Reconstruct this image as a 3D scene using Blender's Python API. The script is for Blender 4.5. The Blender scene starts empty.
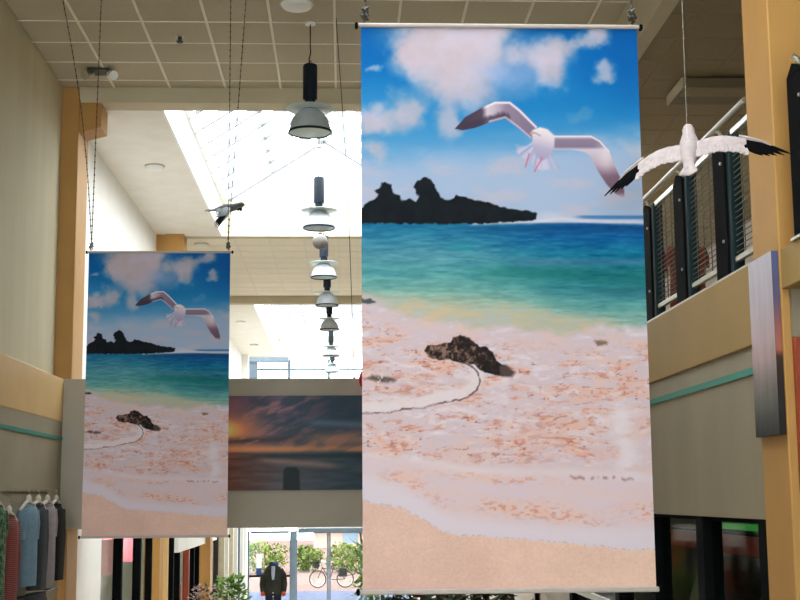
import bpy, math, random
import numpy as np
from mathutils import Vector, Matrix

# ------------------------------------------------------------------ camera, sky, exposure
CZ = 3.4                      # eye height above the ground floor; all z below are given from eye level
F_PX, PITCH, YAW, ROLL = 1333.0, 0.14641663, 0.04330334, -0.00786987
scene = bpy.context.scene
COL = scene.collection
cam_d = bpy.data.cameras.new('camera')
cam = bpy.data.objects.new('camera', cam_d)
COL.objects.link(cam)
scene.camera = cam
cam_d.sensor_fit = 'HORIZONTAL'
cam_d.sensor_width = 36.0
cam_d.lens = 36.0 * F_PX / 800.0
cam_d.clip_start, cam_d.clip_end = 0.05, 400
_f = Vector((math.sin(YAW) * math.cos(PITCH), math.cos(YAW) * math.cos(PITCH), math.sin(PITCH)))
_r0 = Vector((math.cos(YAW), -math.sin(YAW), 0))
_u0 = _r0.cross(_f)
_r = _r0 * math.cos(ROLL) + _u0 * math.sin(ROLL)
_u = _u0 * math.cos(ROLL) - _r0 * math.sin(ROLL)
M = Matrix((( _r.x, _u.x, -_f.x, 0), (_r.y, _u.y, -_f.y, 0), (_r.z, _u.z, -_f.z, CZ), (0, 0, 0, 1)))
cam.matrix_world = M

world = bpy.data.worlds.new('sky')
scene.world = world
world.use_nodes = True
bg = world.node_tree.nodes['Background']
bg.inputs['Color'].default_value = (0.93, 0.965, 1.0, 1)
bg.inputs['Strength'].default_value = 15.0
scene.view_settings.view_transform = 'Standard'
scene.view_settings.look = 'None'
scene.view_settings.gamma = 1.0
scene.view_settings.use_curve_mapping = False
scene.view_settings.exposure = 0.0
scene.cycles.max_bounces = 10
scene.cycles.diffuse_bounces = 6
scene.cycles.transparent_max_bounces = 16

LW = -2.93          # face of the lower left wall and its tan band
HALL_L, HALL_R, H_CEIL, H_SOF, GROUND = -3.05, 2.06, 4.45, 4.28, -3.4
SKY_X0, SKY_X1 = -2.02, 1.40
BAYS = [(3.0, 6.35), (14.5, 21.75), (29.7, 40.8)]      # skylight bays along the hall


def portal(name, loc, sx, sy, rot):
    l = bpy.data.lights.new(name, 'AREA')
    l.shape = 'RECTANGLE'
    l.size, l.size_y = sx, sy
    l.cycles.is_portal = True
    o = bpy.data.objects.new(name, l)
    COL.objects.link(o)
    o.location = (loc[0], loc[1], loc[2] + CZ)
    o.rotation_euler = rot
    return o


for a, b in BAYS:
    portal('skylight_portal', ((SKY_X0 + SKY_X1) / 2, (a + b) / 2, 4.86), SKY_X1 - SKY_X0, b - a, (0, 0, 0))
portal('entrance_portal', (-0.5, 42.3, 0.5), 5.0, 7.8, (math.radians(-90), 0, 0))
portal('rear_fill_portal', (-0.5, -8.8, .6), 5.1, 6.4, (math.radians(90), 0, 0))  # sky portal for the added rear window

# ------------------------------------------------------------------ helpers
rng = random.Random(7)


def lin(c):
    out = []
    for v in c[:3]:
        v = v / 255.0
        out.append(v / 12.92 if v <= 0.04045 else ((v + 0.055) / 1.055) ** 2.4)
    return out


def mat(name, rgb, rough=0.6, var=0.06, scale=6.0, metal=0.0, stretch=(1, 1, 1), bump=0.0, spec=0.4, rgb2=None):
    m = bpy.data.materials.new(name)
    m.use_nodes = True
    nt = m.node_tree
    p = nt.nodes['Principled BSDF']
    c = lin(rgb)
    c2 = lin(rgb2) if rgb2 else [max(0, v * (1 - var * 3)) for v in c]
    p.inputs['Roughness'].default_value = rough
    p.inputs['Metallic'].default_value = metal
    p.inputs['Specular IOR Level'].default_value = spec
    tc = nt.nodes.new('ShaderNodeTexCoord')
    mp = nt.nodes.new('ShaderNodeMapping')
    mp.inputs['Scale'].default_value = stretch
    nz = nt.nodes.new('ShaderNodeTexNoise')
    nz.inputs['Scale'].default_value = scale
    nz.inputs['Detail'].default_value = 4
    rp = nt.nodes.new('ShaderNodeValToRGB')
    rp.color_ramp.elements[0].position = 0.35
    rp.color_ramp.elements[1].position = 0.65
    rp.color_ramp.elements[0].color = (*c, 1)
    rp.color_ramp.elements[1].color = (*c2, 1)
    nt.links.new(tc.outputs['Object'], mp.inputs['Vector'])
    nt.links.new(mp.outputs['Vector'], nz.inputs['Vector'])
    nt.links.new(nz.outputs['Fac'], rp.inputs['Fac'])
    nt.links.new(rp.outputs['Color'], p.inputs['Base Color'])
    if bump:
        b = nt.nodes.new('ShaderNodeBump')
        b.inputs['Strength'].default_value = bump
        b.inputs['Distance'].default_value = 0.01
        nt.links.new(nz.outputs['Fac'], b.inputs['Height'])
        nt.links.new(b.outputs['Normal'], p.inputs['Normal'])
    return m


def glass_mat(name, tint=(0.93, 0.97, 0.96), gloss=0.07):
    m = bpy.data.materials.new(name)
    m.use_nodes = True
    nt = m.node_tree
    nt.nodes.remove(nt.nodes['Principled BSDF'])
    tr = nt.nodes.new('ShaderNodeBsdfTransparent')
    tr.inputs['Color'].default_value = (*tint, 1)
    gl = nt.nodes.new('ShaderNodeBsdfGlossy')
    gl.inputs['Roughness'].default_value = 0.03
    nz = nt.nodes.new('ShaderNodeTexNoise')
    nz.inputs['Scale'].default_value = 2.0
    mr = nt.nodes.new('ShaderNodeMapRange')
    mr.inputs['To Min'].default_value = gloss * 0.8
    mr.inputs['To Max'].default_value = gloss * 1.2
    mx = nt.nodes.new('ShaderNodeMixShader')
    nt.links.new(nz.outputs['Fac'], mr.inputs['Value'])
    nt.links.new(mr.outputs['Result'], mx.inputs['Fac'])
    nt.links.new(tr.outputs['BSDF'], mx.inputs[1])
    nt.links.new(gl.outputs['BSDF'], mx.inputs[2])
    nt.links.new(mx.outputs['Shader'], nt.nodes['Material Output'].inputs['Surface'])
    return m


def emit_mat(name, rgb, strength):
    m = bpy.data.materials.new(name)
    m.use_nodes = True
    p = m.node_tree.nodes['Principled BSDF']
    p.inputs['Base Color'].default_value = (*lin(rgb), 1)
    p.inputs['Emission Color'].default_value = (*lin(rgb), 1)
    p.inputs['Emission Strength'].default_value = strength
    return m


def print_mat(name, rough=0.55):
    m = bpy.data.materials.new(name)
    m.use_nodes = True
    nt = m.node_tree
    p = nt.nodes['Principled BSDF']
    p.inputs['Roughness'].default_value = rough
    p.inputs['Specular IOR Level'].default_value = 0.08
    at = nt.nodes.new('ShaderNodeAttribute')
    at.attribute_name = 'ink'
    nt.links.new(at.outputs['Color'], p.inputs['Base Color'])
    return m


MT = {}
def defmats():
    d = MT
    d['wall'] = mat('cream_plaster', (200, 190, 160), 0.8, 0.03, 1.2, stretch=(3, 3, 0.3), bump=0.05)
    d['wall_lower'] = mat('grey_beige_plaster', (152, 140, 118), 0.8, 0.03, 2.0, bump=0.05)
    d['white_wall'] = mat('white_plaster', (228, 226, 222), 0.75, 0.02, 2.0)
    d['tan'] = mat('tan_paint', (182, 136, 74), 0.6, 0.03, 3.0)
    d['tan_band'] = mat('tan_band_paint', (208, 172, 116), 0.6, 0.03, 2.0)
    d['band_r'] = mat('ochre_paint', (160, 129, 76), 0.65, 0.03, 2.0)
    d['panel_r'] = mat('grey_panel', (146, 134, 112), 0.55, 0.05, 0.9, stretch=(1, 2, 0.6))
    d['teal'] = mat('teal_stripe', (52, 132, 118), 0.55, 0.02, 8)
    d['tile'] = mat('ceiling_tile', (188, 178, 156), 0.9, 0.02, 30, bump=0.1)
    d['tbar'] = mat('ceiling_rail_paint', (235, 230, 218), 0.6, 0.02, 5)
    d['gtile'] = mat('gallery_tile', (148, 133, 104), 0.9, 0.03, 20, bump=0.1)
    d['soffit'] = mat('soffit_paint', (236, 232, 224), 0.8, 0.02, 3)
    d['fascia'] = mat('beam_fascia', (198, 186, 160), 0.75, 0.03, 3)
    d['white'] = mat('white_enamel', (240, 240, 238), 0.45, 0.02, 5)
    d['bridge'] = mat('bridge_grey', (184, 176, 164), 0.7, 0.04, 1.5)
    d['floor'] = mat('floor_tile', (206, 196, 178), 0.5, 0.04, 2)
    d['black'] = mat('black_metal', (10, 12, 13), 0.8, 0.1, 9, spec=0.05)
    d['lampblack'] = mat('lamp_black', (24, 34, 46), 0.5, 0.08, 9, spec=0.2)
    d['green'] = mat('dark_green_metal', (14, 38, 42), 0.55, 0.08, 8, spec=0.2)
    d['steel'] = mat('brushed_steel', (196, 194, 186), 0.3, 0.05, 30, metal=0.9, stretch=(1, 8, 1))
    d['alu'] = mat('aluminium_profile', (176, 164, 160), 0.5, 0.03, 20, metal=0.1)
    d['wire'] = mat('wire_grey', (70, 68, 62), 0.5, 0.05, 20)
    d['meshwire'] = mat('mesh_wire', (88, 86, 74), 0.6, 0.05, 20)
    d['reflector'] = mat('reflector_spun', (188, 196, 205), 0.4, 0.05, 6, metal=0.1)
    d['reflin'] = mat('reflector_inside', (225, 228, 232), 0.25, 0.03, 6, metal=0.1)
    d['collar'] = mat('frosted_collar', (206, 220, 220), 0.4, 0.03, 6)
    d['rafter'] = mat('grey_rafter', (112, 116, 120), 0.6, 0.03, 6)
    d['hazetile'] = mat('haze_paled_tile', (244, 236, 220), 0.9, 0.02, 30)  # far tiles made paler to stand in for skylight glow and haze
    d['fitting'] = mat('fitting_grey', (120, 108, 86), 0.7, 0.04, 6)
    d['plume_shade'] = mat('shaded_feather', (92, 96, 98), 0.8, 0.06, 40, bump=0.3)  # white plumage darkened: the backlit gull's shade put into the colour
    d['plume'] = mat('white_feather', (180, 166, 166), 0.8, 0.06, 40, bump=0.3)
    d['plume2'] = mat('black_feather', (9, 9, 11), 0.9, 0.1, 30, spec=0.03)
    d['beak'] = mat('beak_yellow', (226, 180, 60), 0.5, 0.05, 20)
    d['glass'] = glass_mat('clear_glass')
    d['roofglass'] = glass_mat('roof_glass', (0.95, 0.97, 0.97), 0.05)
    d['frame'] = mat('grey_blue_frame', (92, 108, 122), 0.5, 0.05, 5)
    d['ink'] = print_mat('banner_print')
    d['inkgloss'] = print_mat('gloss_print', 0.35)
    d['cloth_back'] = mat('banner_back', (222, 218, 214), 0.8, 0.02, 10)
    d['rust'] = mat('rust_red_paint', (150, 62, 34), 0.5, 0.06, 4)
    d['darkbrown'] = mat('dark_brown_frame', (54, 34, 28), 0.6, 0.06, 4)
    d['red'] = mat('red_cloth', (170, 36, 40), 0.8, 0.1, 12)
    d['pink'] = mat('pink_paint', (224, 130, 150), 0.7, 0.05, 4)
    d['palepink'] = mat('pale_pink_board', (226, 178, 184), 0.7, 0.05, 4)
    d['yellow'] = mat('yellow_card', (224, 178, 48), 0.7, 0.05, 5)
    d['beige'] = mat('beige_canvas', (206, 194, 168), 0.85, 0.05, 6)
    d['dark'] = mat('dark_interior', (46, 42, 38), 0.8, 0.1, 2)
    d['shopwall'] = mat('shop_wall', (206, 196, 186), 0.8, 0.06, 1.0)
    d['shopceil'] = mat('shop_ceiling', (206, 198, 180), 0.8, 0.04, 2.0)
    d['leaf'] = mat('leaf_green', (70, 118, 44), 0.6, 0.15, 9, rgb2=(120, 160, 60))
    d['shrub'] = mat('shrub_green', (62, 82, 34), 0.9, 0.15, 4, rgb2=(88, 96, 44), spec=0.0)
    d['leafd'] = mat('leaf_dark', (30, 46, 28), 0.6, 0.15, 9, rgb2=(52, 66, 36))
    d['flower'] = mat('dried_flower', (196, 176, 170), 0.8, 0.15, 14, rgb2=(150, 118, 120))
    d['redflower'] = mat('red_flower', (160, 44, 52), 0.7, 0.15, 14)
    d['pot'] = mat('clay_pot', (120, 96, 80), 0.7, 0.1, 6)
    d['stem'] = mat('plant_stem', (84, 78, 48), 0.8, 0.1, 10)
    d['paving'] = mat('pink_paving', (92, 74, 70), 1.0, 0.06, 3, spec=0.0)
    d['paving_shade'] = mat('shaded_paving', (62, 66, 84), 1.0, 0.06, 3, spec=0.0)  # building's cast shadow on the paving, painted as a blue grey tone
    d['skin'] = mat('mannequin_plastic', (214, 196, 180), 0.5, 0.03, 6)
    d['jacket'] = mat('dark_jacket', (54, 57, 54), 0.75, 0.2, 6, bump=0.4)
    d['blue'] = mat('blue_scarf', (44, 74, 140), 0.85, 0.15, 20)
    d['paleblue'] = mat('pale_blue_shirt', (186, 200, 224), 0.85, 0.05, 12)
    d['orange'] = mat('orange_glove', (214, 92, 48), 0.7, 0.1, 15)
    d['denim'] = mat('dark_denim', (38, 44, 66), 0.85, 0.12, 14)
    d['rubber'] = mat('tyre_rubber', (20, 19, 19), 1.0, 0.05, 20, spec=0.0)
    d['wood'] = mat('hanger_plastic', (212, 204, 190), 0.45, 0.04, 14)
    d['balloon'] = mat('red_balloon', (196, 34, 66), 0.3, 0.03, 3)
    d['house'] = mat('pale_render', (150, 124, 112), 0.95, 0.04, 1.0)
    d['lampgrey'] = mat('globe_grey', (92, 86, 80), 0.5, 0.05, 6)
defmats()


class MB:
    """collects shapes into one mesh"""
    def __init__(s):
        s.v, s.f = [], []

    def quad(s, a, b, c, d):
        n = len(s.v)
        s.v += [tuple(a), tuple(b), tuple(c), tuple(d)]
        s.f.append((n, n + 1, n + 2, n + 3))
        return s

    def box(s, x0, x1, y0, y1, z0, z1, bev=0.0):
        if x0 > x1: x0, x1 = x1, x0
        if y0 > y1: y0, y1 = y1, y0
        if z0 > z1: z0, z1 = z1, z0
        n = len(s.v)
        b = min(bev, (x1 - x0) * .45, (y1 - y0) * .45, (z1 - z0) * .45)
        if b <= 0:
            s.v += [(x0, y0, z0), (x1, y0, z0), (x1, y1, z0), (x0, y1, z0), (x0, y0, z1), (x1, y0, z1), (x1, y1, z1), (x0, y1, z1)]
            s.f += [tuple(n + i for i in q) for q in ((0, 3, 2, 1), (4, 5, 6, 7), (0, 1, 5, 4), (1, 2, 6, 5), (2, 3, 7, 6), (3, 0, 4, 7))]
            return s
        def ring(z, i):
            return [(x0 + i + b, y0 + i, z), (x1 - i - b, y0 + i, z), (x1 - i, y0 + i + b, z), (x1 - i, y1 - i - b, z),
                    (x1 - i - b, y1 - i, z), (x0 + i + b, y1 - i, z), (x0 + i, y1 - i - b, z), (x0 + i, y0 + i + b, z)]
        R = [ring(z0, b * .6), ring(z0 + b, 0), ring(z1 - b, 0), ring(z1, b * .6)]
        for r in R: s.v += r
        s.f.append(tuple(n + i for i in range(7, -1, -1)))
        for k in range(3):
            for i in range(8):
                j = (i + 1) % 8
                s.f.append((n + k * 8 + i, n + k * 8 + j, n + k * 8 + 8 + j, n + k * 8 + 8 + i))
        s.f.append(tuple(n + 24 + i for i in range(8)))
        return s

    def rings(s, rings, cap=True, closed=False):
        n = len(s.v)
        k = len(rings[0])
        for r in rings: s.v += [tuple(p) for p in r]
        m = len(rings)
        for a in range(m if closed else m - 1):
            b = (a + 1) % m
            for i in range(k):
                j = (i + 1) % k
                s.f.append((n + a * k + i, n + a * k + j, n + b * k + j, n + b * k + i))
        if cap and not closed:
            s.f.append(tuple(n + i for i in range(k - 1, -1, -1)))
            s.f.append(tuple(n + (m - 1) * k + i for i in range(k)))
        return s

    def lathe(s, prof, cx=0, cy=0, seg=24, cap=True):
        return s.rings([[(cx + r * math.cos(2 * math.pi * i / seg), cy + r * math.sin(2 * math.pi * i / seg), z) for i in range(seg)] for r, z in prof], cap)

    def tube(s, pts, rad, seg=6, cap=True):
        pts = [Vector(p) for p in pts]
        rads = rad if isinstance(rad, (list, tuple)) else [rad] * len(pts)
        rs = []
        up = Vector((0, 0, 1))
        for i, p in enumerate(pts):
            t = (pts[min(i + 1, len(pts) - 1)] - pts[max(i - 1, 0)]).normalized()
            a = t.cross(up if abs(t.z) < .9 else Vector((1, 0, 0))).normalized()
            b = a.cross(t).normalized()
            rs.append([p + (a * math.cos(2 * math.pi * k / seg) + b * math.sin(2 * math.pi * k / seg)) * rads[i] for k in range(seg)])
        return s.rings(rs, cap)

    def sphere(s, c, r, seg=14, n=9, sc=(1, 1, 1)):
        prof = []
        rs = []
        for i in range(n):
            t = math.pi * (i + .02 * (n - 1 - 2 * i) / (n - 1)) / (n - 1) if n > 1 else 0
            t = min(max(math.pi * i / (n - 1), .06), math.pi - .06)
            rs.append([(c[0] + r * sc[0] * math.sin(t) * math.cos(2 * math.pi * k / seg), c[1] + r * sc[1] * math.sin(t) * math.sin(2 * math.pi * k / seg), c[2] - r * sc[2] * math.cos(t)) for k in range(seg)])
        return s.rings(rs)

    def mesh(s, name, m, smooth=False):
        me = bpy.data.meshes.new(name)
        me.from_pydata(s.v, [], s.f)
        me.materials.append(m)
        if smooth:
            me.polygons.foreach_set('use_smooth', [True] * len(me.polygons))
            try:
                me.set_sharp_from_angle(angle=math.radians(40))
            except Exception:
                pass
        me.update()
        return me


ORIG = {}          # world origin of every Empty, so that parts can be given in hall coordinates


def tag(o, label=None, cat=None, group=None, kind=None):
    if label: o['label'] = label
    if cat: o['category'] = cat
    if group: o['group'] = group
    if kind: o['kind'] = kind
    return o


def thing(name, loc, label=None, cat=None, group=None, kind=None):
    o = bpy.data.objects.new(name, None)
    o.empty_display_size = 0.1
    COL.objects.link(o)
    o.location = (loc[0], loc[1], loc[2] + CZ)
    ORIG[o.name] = Vector(loc)
    return tag(o, label, cat, group, kind)


def part(name, mb, m, parent=None, smooth=False, local=False, label=None, kind=None):
    """a mesh object; vertices in hall coordinates (or in the parent's own when local)"""
    if local or mb is None:
        org = Vector((0, 0, 0))
    elif parent is not None:
        org = Vector((0, 0, 0))
        q = parent
        while q is not None:
            org = org + (ORIG[q.name] if q.name in ORIG else Vector((0, 0, 0)))
            q = q.parent
    else:
        a = np.array(mb.v)
        lo, hi = a.min(0), a.max(0)
        org = Vector(((lo[0] + hi[0]) / 2, (lo[1] + hi[1]) / 2, lo[2]))
    if not local and org.length > 0:
        mb.v = [(v[0] - org.x, v[1] - org.y, v[2] - org.z) for v in mb.v]
    o = bpy.data.objects.new(name, mb.mesh(name, m, smooth))
    COL.objects.link(o)
    if parent is not None:
        o.parent = parent
        ORIG[o.name] = Vector((0, 0, 0))
    else:
        o.location = (org.x, org.y, org.z + (0 if local else CZ))
        ORIG[o.name] = org
    return tag(o, label, None, None, kind)


def struct(name, mb, m, smooth=False, label=None, parent=None):
    return part(name, mb, m, parent, smooth, label=label, kind=None if parent else 'structure')


def inst(src_mesh, name, parent, loc, rot=(0, 0, 0), scale=None):
    """another object sharing a mesh, loc in hall coordinates"""
    o = bpy.data.objects.new(name, src_mesh)
    COL.objects.link(o)
    if parent is None:
        o.location = (loc[0], loc[1], loc[2] + CZ)
    else:
        org = Vector((0, 0, 0))
        q = parent
        while q is not None:
            org = org + ORIG.get(q.name, Vector((0, 0, 0)))
            q = q.parent
        o.parent = parent
        o.location = Vector(loc) - org
    o.rotation_euler = rot
    if scale: o.scale = scale
    ORIG[o.name] = Vector((0, 0, 0))
    return o


def copy_tree(o, parent=None):
    c = o.copy()
    COL.objects.link(c)
    c.parent = parent
    for ch in list(o.children):
        copy_tree(ch, c)
    return c


# ------------------------------------------------------------------ the setting: shell of the hall
Y_BACK, Y_FRONT, GX = -9.0, 42.0, 6.0
# ground floor, landing on which the photographer stands
struct('floor', MB().box(-8, 8, Y_BACK - .2, Y_FRONT, GROUND - .15, GROUND), MT['floor'])
struct('floor_landing', MB().box(HALL_L, 1.3, Y_BACK, 13.9, GROUND + .01, -1.72), MT['floor'])
# left wall: upper cream, tan band, teal stripe, lower
wl = struct('wall_left', MB().box(HALL_L - .2, HALL_L, Y_BACK, 14.35, 1.2, H_CEIL + .3), MT['wall'])
struct('wall_left_lower', MB().box(HALL_L - .2, LW - .004, Y_BACK, 14.12, GROUND, .798), MT['wall_lower'])
struct('trim_1', MB().box(HALL_L + .001, LW, Y_BACK, 14.12, .798, 1.248, .006), MT['tan_band'], label='tan band running along the left wall')
struct('trim_2', MB().box(LW - .003, LW + .008, Y_BACK, 14.1, .607, .642), MT['teal'], label='thin teal stripe on the left wall')
struct('wall_left_far', MB().box(HALL_L - .2, HALL_L, 14.35, Y_FRONT, -.38, 5.0), MT['white_wall'])
# back wall; its big window is unseen, added for front fill
bw = MB()
bw.box(-8, -3.05, Y_BACK - .2, Y_BACK, GROUND, 5.0).box(2.06, 8, Y_BACK - .2, Y_BACK, GROUND, 5.0)
bw.box(-3.05, 2.06, Y_BACK - .2, Y_BACK, 3.8, 5.0).box(-3.05, 2.06, Y_BACK - .2, Y_BACK, GROUND, -2.7)
struct('wall_back', bw, MT['white_wall'])
w0 = struct('fill_window', MB().box(-3.05, 2.06, Y_BACK - .14, Y_BACK - .08, -2.7, -2.6), MT['frame'])
for k in range(5):
    x = -3.05 + k * 5.11 / 4
    struct('mullion', MB().box(x - .04, x + .04, Y_BACK - .15, Y_BACK - .07, -2.6, 3.8), MT['frame'], parent=w0)
    if k < 4:
        struct('pane', MB().box(x + .04, x + 1.237, Y_BACK - .115, Y_BACK - .105, -2.6, 3.8), MT['glass'], parent=w0)

# right side: panel, band, gallery
struct('wall_right', MB().box(HALL_R, HALL_R + .15, 6.5, Y_FRONT, -.125, .735), MT['panel_r'])
struct('trim_3', MB().box(HALL_R - .02, HALL_R + .2, 6.5, Y_FRONT, .735, 1.14, .005), MT['band_r'], label='ochre band under the gallery railing')
struct('trim_4', MB().box(HALL_R - .012, HALL_R, 6.5, Y_FRONT, .592, .627), MT['teal'], label='thin teal stripe on the right wall')
struct('floor_gallery', MB().box(HALL_R + .15, GX, Y_BACK, Y_FRONT, .8, 1.08), MT['floor'])
struct('wall_gallery', MB().box(GX, GX + .2, Y_BACK, Y_FRONT, GROUND, 5.0), MT['shopwall'])
struct('wall_right_lower', MB().box(HALL_R, HALL_R + .15, 12.38, Y_FRONT, GROUND, -.125), MT['shopwall'])

# ceilings: flat bays of tiles in a rail grid
TILE = 0.605


def tile_field(name, x0, x1, y0, y1, z, tm, bm, xoff=0.0, yoff=0.0, slab=True, wide=.024, thin=.010):
    c = struct(name, MB().box(x0, x1, y0, y1, z + .03, z + .28), MT['soffit'])
    cut = MB().box(-TILE / 2 + .012, TILE / 2 - .012, -.3 + .006, .3 - .006, 0, .03, .004)
    me = cut.mesh('ceiling_tile', tm)
    xs = []
    x = x0 + xoff
    while x > x0: x -= TILE
    while x < x1:
        xs.append(x); x += TILE
    ys = []
    y = y0 + yoff
    while y > y0: y -= .6
    while y < y1:
        ys.append(y); y += .6
    for xa in xs:
        for ya in ys:
            a0, a1, b0, b1 = max(xa, x0), min(xa + TILE, x1), max(ya, y0), min(ya + .6, y1)
            if a1 - a0 < .08 or b1 - b0 < .08: continue
            inst(me, 'ceiling_tile', c, ((a0 + a1) / 2, (b0 + b1) / 2, z + .002), scale=((a1 - a0) / TILE, (b1 - b0) / .6, 1))
    lw = MB().box(-wide / 2, wide / 2, y0, y1, -.006, .004).mesh('ceiling_rail', bm)
    for xa in xs[1:]:
        o = inst(lw, 'ceiling_rail', c, (xa, 0, z)); o.location.y = -ORIG[c.name].y
    lt = MB().box(x0, x1, -thin / 2, thin / 2, -.004, .004).mesh('cross_rail', bm)
    for ya in ys[1:]:
        o = inst(lt, 'cross_rail', c, (0, ya, z)); o.location.x = -ORIG[c.name].x
    return c


# rails met the photo at x = -1.888 + k*.605 and y = 13.94 - k*.6
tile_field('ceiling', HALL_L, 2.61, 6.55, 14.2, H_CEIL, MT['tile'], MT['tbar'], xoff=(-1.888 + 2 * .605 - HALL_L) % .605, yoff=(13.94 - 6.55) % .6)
tile_field('ceiling_far', HALL_L, 2.61, 21.95, 29.5, H_CEIL, MT['hazetile'], MT['tbar'], xoff=(-1.888 + 2 * .605 - HALL_L) % .605, yoff=.3)
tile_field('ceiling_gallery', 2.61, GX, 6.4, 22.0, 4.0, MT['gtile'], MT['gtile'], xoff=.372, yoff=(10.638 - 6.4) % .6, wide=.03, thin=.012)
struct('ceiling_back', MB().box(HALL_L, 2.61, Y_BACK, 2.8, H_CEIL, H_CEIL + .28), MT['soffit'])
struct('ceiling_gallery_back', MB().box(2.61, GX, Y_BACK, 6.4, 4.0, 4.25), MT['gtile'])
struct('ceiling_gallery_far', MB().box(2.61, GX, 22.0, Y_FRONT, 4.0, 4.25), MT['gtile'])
struct('trim_5', MB().box(2.61, 2.75, Y_BACK, Y_FRONT, 3.99, 4.85), MT['fascia'], label='bulkhead between hall ceiling and gallery ceiling')
# beams (fascia) between flat bays and skylight bays
for n, (y0, y1) in enumerate([(6.35, 6.55), (14.2, 14.5), (21.75, 21.95), (29.5, 29.7), (2.8, 3.0), (40.8, 41.0)]):
    struct('trim_%d' % (6 + n), MB().box(HALL_L, 2.61, y0, y1, H_SOF, 4.9), MT['fascia'], label='transverse ceiling beam beside a skylight')

# skylight bays: soffits left and right, upstand, rafters, panes
RIDGE_X, RIDGE_Z, EAVE_Z = (SKY_X0 + SKY_X1) / 2, 6.0, 4.9
for bi, (a, b) in enumerate(BAYS):
    struct('ceiling_soffit', MB().box(HALL_L, SKY_X0, a, b, H_SOF, 4.7), MT['soffit'])
    struct('ceiling_soffit', MB().box(SKY_X1, 2.61, a, b, H_SOF, 4.7), MT['soffit'])
    sk = thing('skylight', (RIDGE_X, (a + b) / 2, EAVE_Z), 'gabled glass skylight with white rafters ' + ['over the photographer', 'between the big lamp and the far ceiling', 'nearest the entrance facade'][bi], None, None, 'structure')
    for x, s in ((SKY_X0, 1), (SKY_X1, -1)):
        part('upstand', MB().box(x + .001 * s, x + .03 * s, a + .002, b - .002, H_SOF - .003, EAVE_Z), MT['white'], sk)
        part('eave_gutter', MB().box(x + .031 * s, x + .14 * s, a + .002, b - .002, EAVE_Z - .08, EAVE_Z + .02), MT['white'], sk)
    part('ridge', MB().box(RIDGE_X - .06, RIDGE_X + .06, a, b, RIDGE_Z - .1, RIDGE_Z + .05), MT['white'], sk)
    n = max(6, round((b - a) / .74))
    hw = (SKY_X1 - SKY_X0) / 2
    L = math.hypot(hw, RIDGE_Z - EAVE_Z)
    ang = math.atan2(RIDGE_Z - EAVE_Z, hw)
    st = (b - a) / n
    raf = MB().box(0, L, -.03, .03, -.10, 0).mesh('rafter', MT['rafter'])
    pan = MB().box(.02, L - .02, .032, st - .032, .0, .008).mesh('pane', MT['roofglass'])
    for k in range(n + 1):
        y = a + k * st
        for x, rz in ((SKY_X0, 0), (SKY_X1, math.pi)):
            rot = (0, -ang, rz) if rz == 0 else (0, -ang, math.pi)
            inst(raf, 'rafter', sk, (x, min(max(y, a + .03), b - .03), EAVE_Z), rot)
            if k < n:
                inst(pan, 'pane', sk, (x, y if rz == 0 else y + st, EAVE_Z), rot)
    for y in (a, b):
        g = MB()
        g.v = [(SKY_X0, y, EAVE_Z), (SKY_X1, y, EAVE_Z), (RIDGE_X, y, RIDGE_Z), (SKY_X0, y + .02, EAVE_Z), (SKY_X1, y + .02, EAVE_Z), (RIDGE_X, y + .02, RIDGE_Z)]
        g.f = [(0, 1, 2), (5, 4, 3), (0, 3, 4, 1), (1, 4, 5, 2), (2, 5, 3, 0)]
        part('gable', g, MT['white'], sk)
    for t in (.5,):
        for s in (1, -1):
            x = RIDGE_X + s * hw * (1 - t)
            part('purlin', MB().box(x - .025, x + .025, a, b, EAVE_Z + (RIDGE_Z - EAVE_Z) * t - .09, EAVE_Z + (RIDGE_Z - EAVE_Z) * t - .04), MT['white'], sk)

# columns
def column(x0, x1, y0, y1, z0, z1, m, label, bracket=None):
    o = struct('column', MB().box(x0, x1, y0, y1, z0, z1, .006), m, label=label)
    if bracket:
        bx0, bx1, by0, by1, bz0, bz1 = bracket
        b = MB()
        b.v = [(bx0, by0, bz0), (bx1, by0, bz0 + .06), (bx1, by1, bz0 + .06), (bx0, by1, bz0), (bx0, by0, bz1), (bx1, by0, bz1), (bx1, by1, bz1), (bx0, by1, bz1)]
        b.f = [(0, 3, 2, 1), (4, 5, 6, 7), (0, 1, 5, 4), (1, 2, 6, 5), (2, 3, 7, 6), (3, 0, 4, 7)]
        part('bracket', b, MT['tan'], None if o is None else o)
    return o


column(HALL_L - .1, -2.865, 14.19, 14.75, GROUND, H_CEIL, MT['tan'], 'tan column on the left at the bridge', (-2.865, -2.63, 14.22, 14.6, 3.95, H_SOF))
column(HALL_L - .1, -2.9, 21.6, 22.0, GROUND, H_CEIL, MT['tan'], 'tan column on the left beyond the first skylight', (-2.9, -2.6, 21.55, 22.0, 3.95, H_SOF))
column(HALL_L - .1, -2.86, 29.35, 29.8, GROUND, H_CEIL, MT['tan'], 'tan column on the left before the second skylight')
column(HALL_L - .1, -2.86, 40.2, 40.7, GROUND, H_CEIL, MT['white_wall'], 'white column on the left by the facade')
column(HALL_R - .003, 2.56, 6.11, 6.505, GROUND, H_CEIL, MT['tan'], 'large tan column on the right')
column(HALL_R, 2.56, 14.2, 14.6, GROUND, H_CEIL, MT['tan'], 'tan column on the right at the bridge')
column(HALL_R, 2.56, 21.7, 22.1, GROUND, H_CEIL, MT['tan'], 'tan column on the right beyond the bridge')

# near bay of the gallery on the right edge
struct('trim_20', MB().box(HALL_R, HALL_R + .2, Y_BACK, 6.108, .95, 1.14, .005), MT['band_r'], label='short ochre band nearest the camera')
struct('wall_right_near', MB().box(HALL_R + .1, HALL_R + .2, Y_BACK, 6.1, GROUND, .93), MT['panel_r'])

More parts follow.
